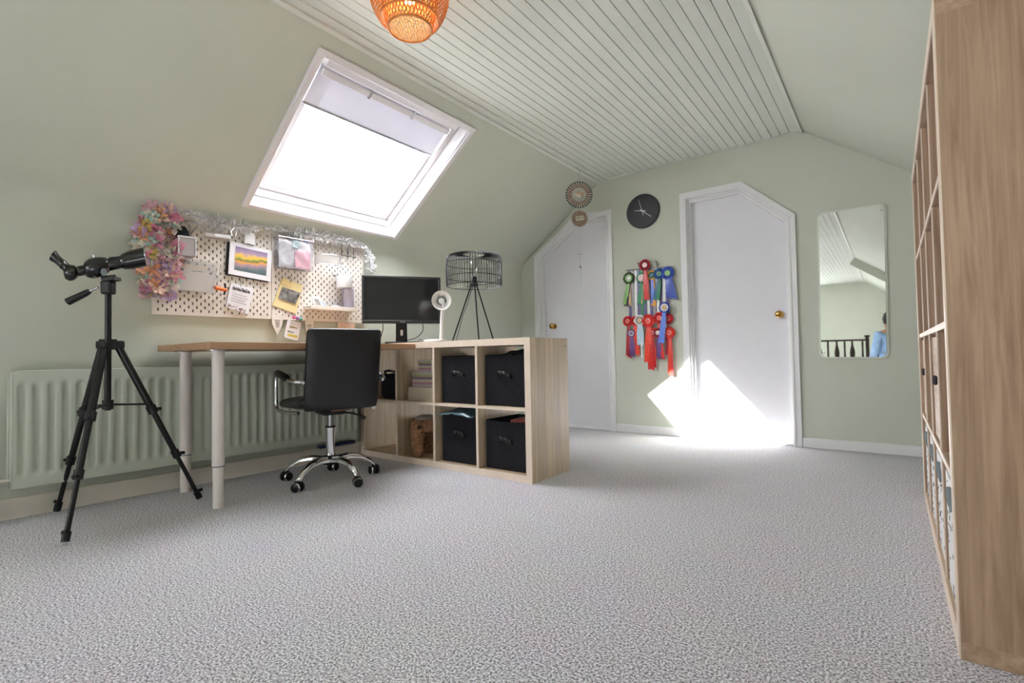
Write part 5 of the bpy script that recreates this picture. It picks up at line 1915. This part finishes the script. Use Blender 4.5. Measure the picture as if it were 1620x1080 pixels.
skin_body('shirt', VS, [(0, 1), (1, 2), (2, 3), (3, 4), (4, 5), (3, 6), (6, 7), (5, 8), (7, 9)], [(.175, .13), (.165, .122), (.182, .132), (.125, .1), .075, .062, .075, .062, .05, .05], 0, SHIRT, pn)
VT = [(0, 0, .93), (-.09, 0, .84), (-.10, .01, .48), (-.10, -.01, .10), (.09, 0, .84), (.10, .01, .48), (.10, -.01, .10)]
skin_body('trousers', VT, [(0, 1), (1, 2), (2, 3), (0, 4), (4, 5), (5, 6)], [(.165, .12), .105, .078, .062, .105, .078, .062], 0, TROU, pn)
MB().lathe([(0, .105), (.05, .098), (.082, .07), (.098, .02), (.097, -.03), (.085, -.075), (.07, -.085), (.075, -.03), (.07, .03), (0, .06)], (0, -.012, 1.63), (0, -.2, 1), 22).build('hair', HAIR, pn, smooth=True)
for sx in (-1, 1):
    sh = MB().box((sx * .10, .06, .03), (.095, .27, .06)).build('shoe', BLACKL, pn, bevel=.025, seg=3)
    # hand: palm, four fingers and thumb closing on the remote
    hv = [(sx * .15, .24, 1.05), (sx * .115, .275, 1.065), (sx * .085, .30, 1.07)]
    he = [(0, 1), (1, 2)]
    hr = [.028, (.038, .018), (.036, .015)]
    for f_ in range(4):
        o_ = len(hv)
        off = .026 - f_ * .017
        hv += [(sx * (.07 - .004 * f_), .315, 1.07 + off), (sx * .035, .325, 1.068 + off), (sx * .018, .305, 1.064 + off)]
        he += [(2, o_), (o_, o_ + 1), (o_ + 1, o_ + 2)]
        hr += [.0095, .0088, .008]
    o_ = len(hv)
    hv += [(sx * .10, .26, 1.10), (sx * .06, .275, 1.112)]
    he += [(1, o_), (o_, o_ + 1)]
    hr += [.0115, .0095]
    skin_body('hand', hv, he, hr, 0, SKIN, pn, 1)
    ey = MB().lathe([(0, .006), (.007, .004), (.009, 0), (0, 0)], (sx * .033, .098, 1.60), (0, 1, 0), 12).build('eye', PAPER, pn, smooth=True)
    MB().lathe([(0, .002), (.004, .0015), (.004, 0)], (sx * .033, .1035, 1.60), (0, 1, 0), 10).build('iris', BLACKP, ey)
    MB().lathe([(0, .012), (.018, .006), (.022, 0), (0, -.004)], (sx * .083, .0, 1.59), (sx, -.3, 0), 12).build('ear', SKIN, pn, smooth=True)
MB().tube([(0, .10, 1.605), (0, .112, 1.585), (0, .122, 1.562), (0, .105, 1.555)], [.008, .010, .014, .010], 10).build('nose', SKIN, pn, smooth=True)
MB().tube([(-.024, .094, 1.527), (0, .104, 1.525), (.024, .094, 1.527)], [.004, .006, .004], 8).build('mouth', mat('lips', S(176, 108, 100), .5), pn, smooth=True)
o = MB().box((0, 0, 0), (.15, .012, .075)).build('tablet', SCREEN, loc=(-.015 - .318 * sin(2.6), -1.585 + .318 * cos(2.6), -.48 + 1.07), rot=(-.5, 0, 2.6), bevel=.004)
tag(o, 'small dark tablet held at waist height by the person', 'tablet')
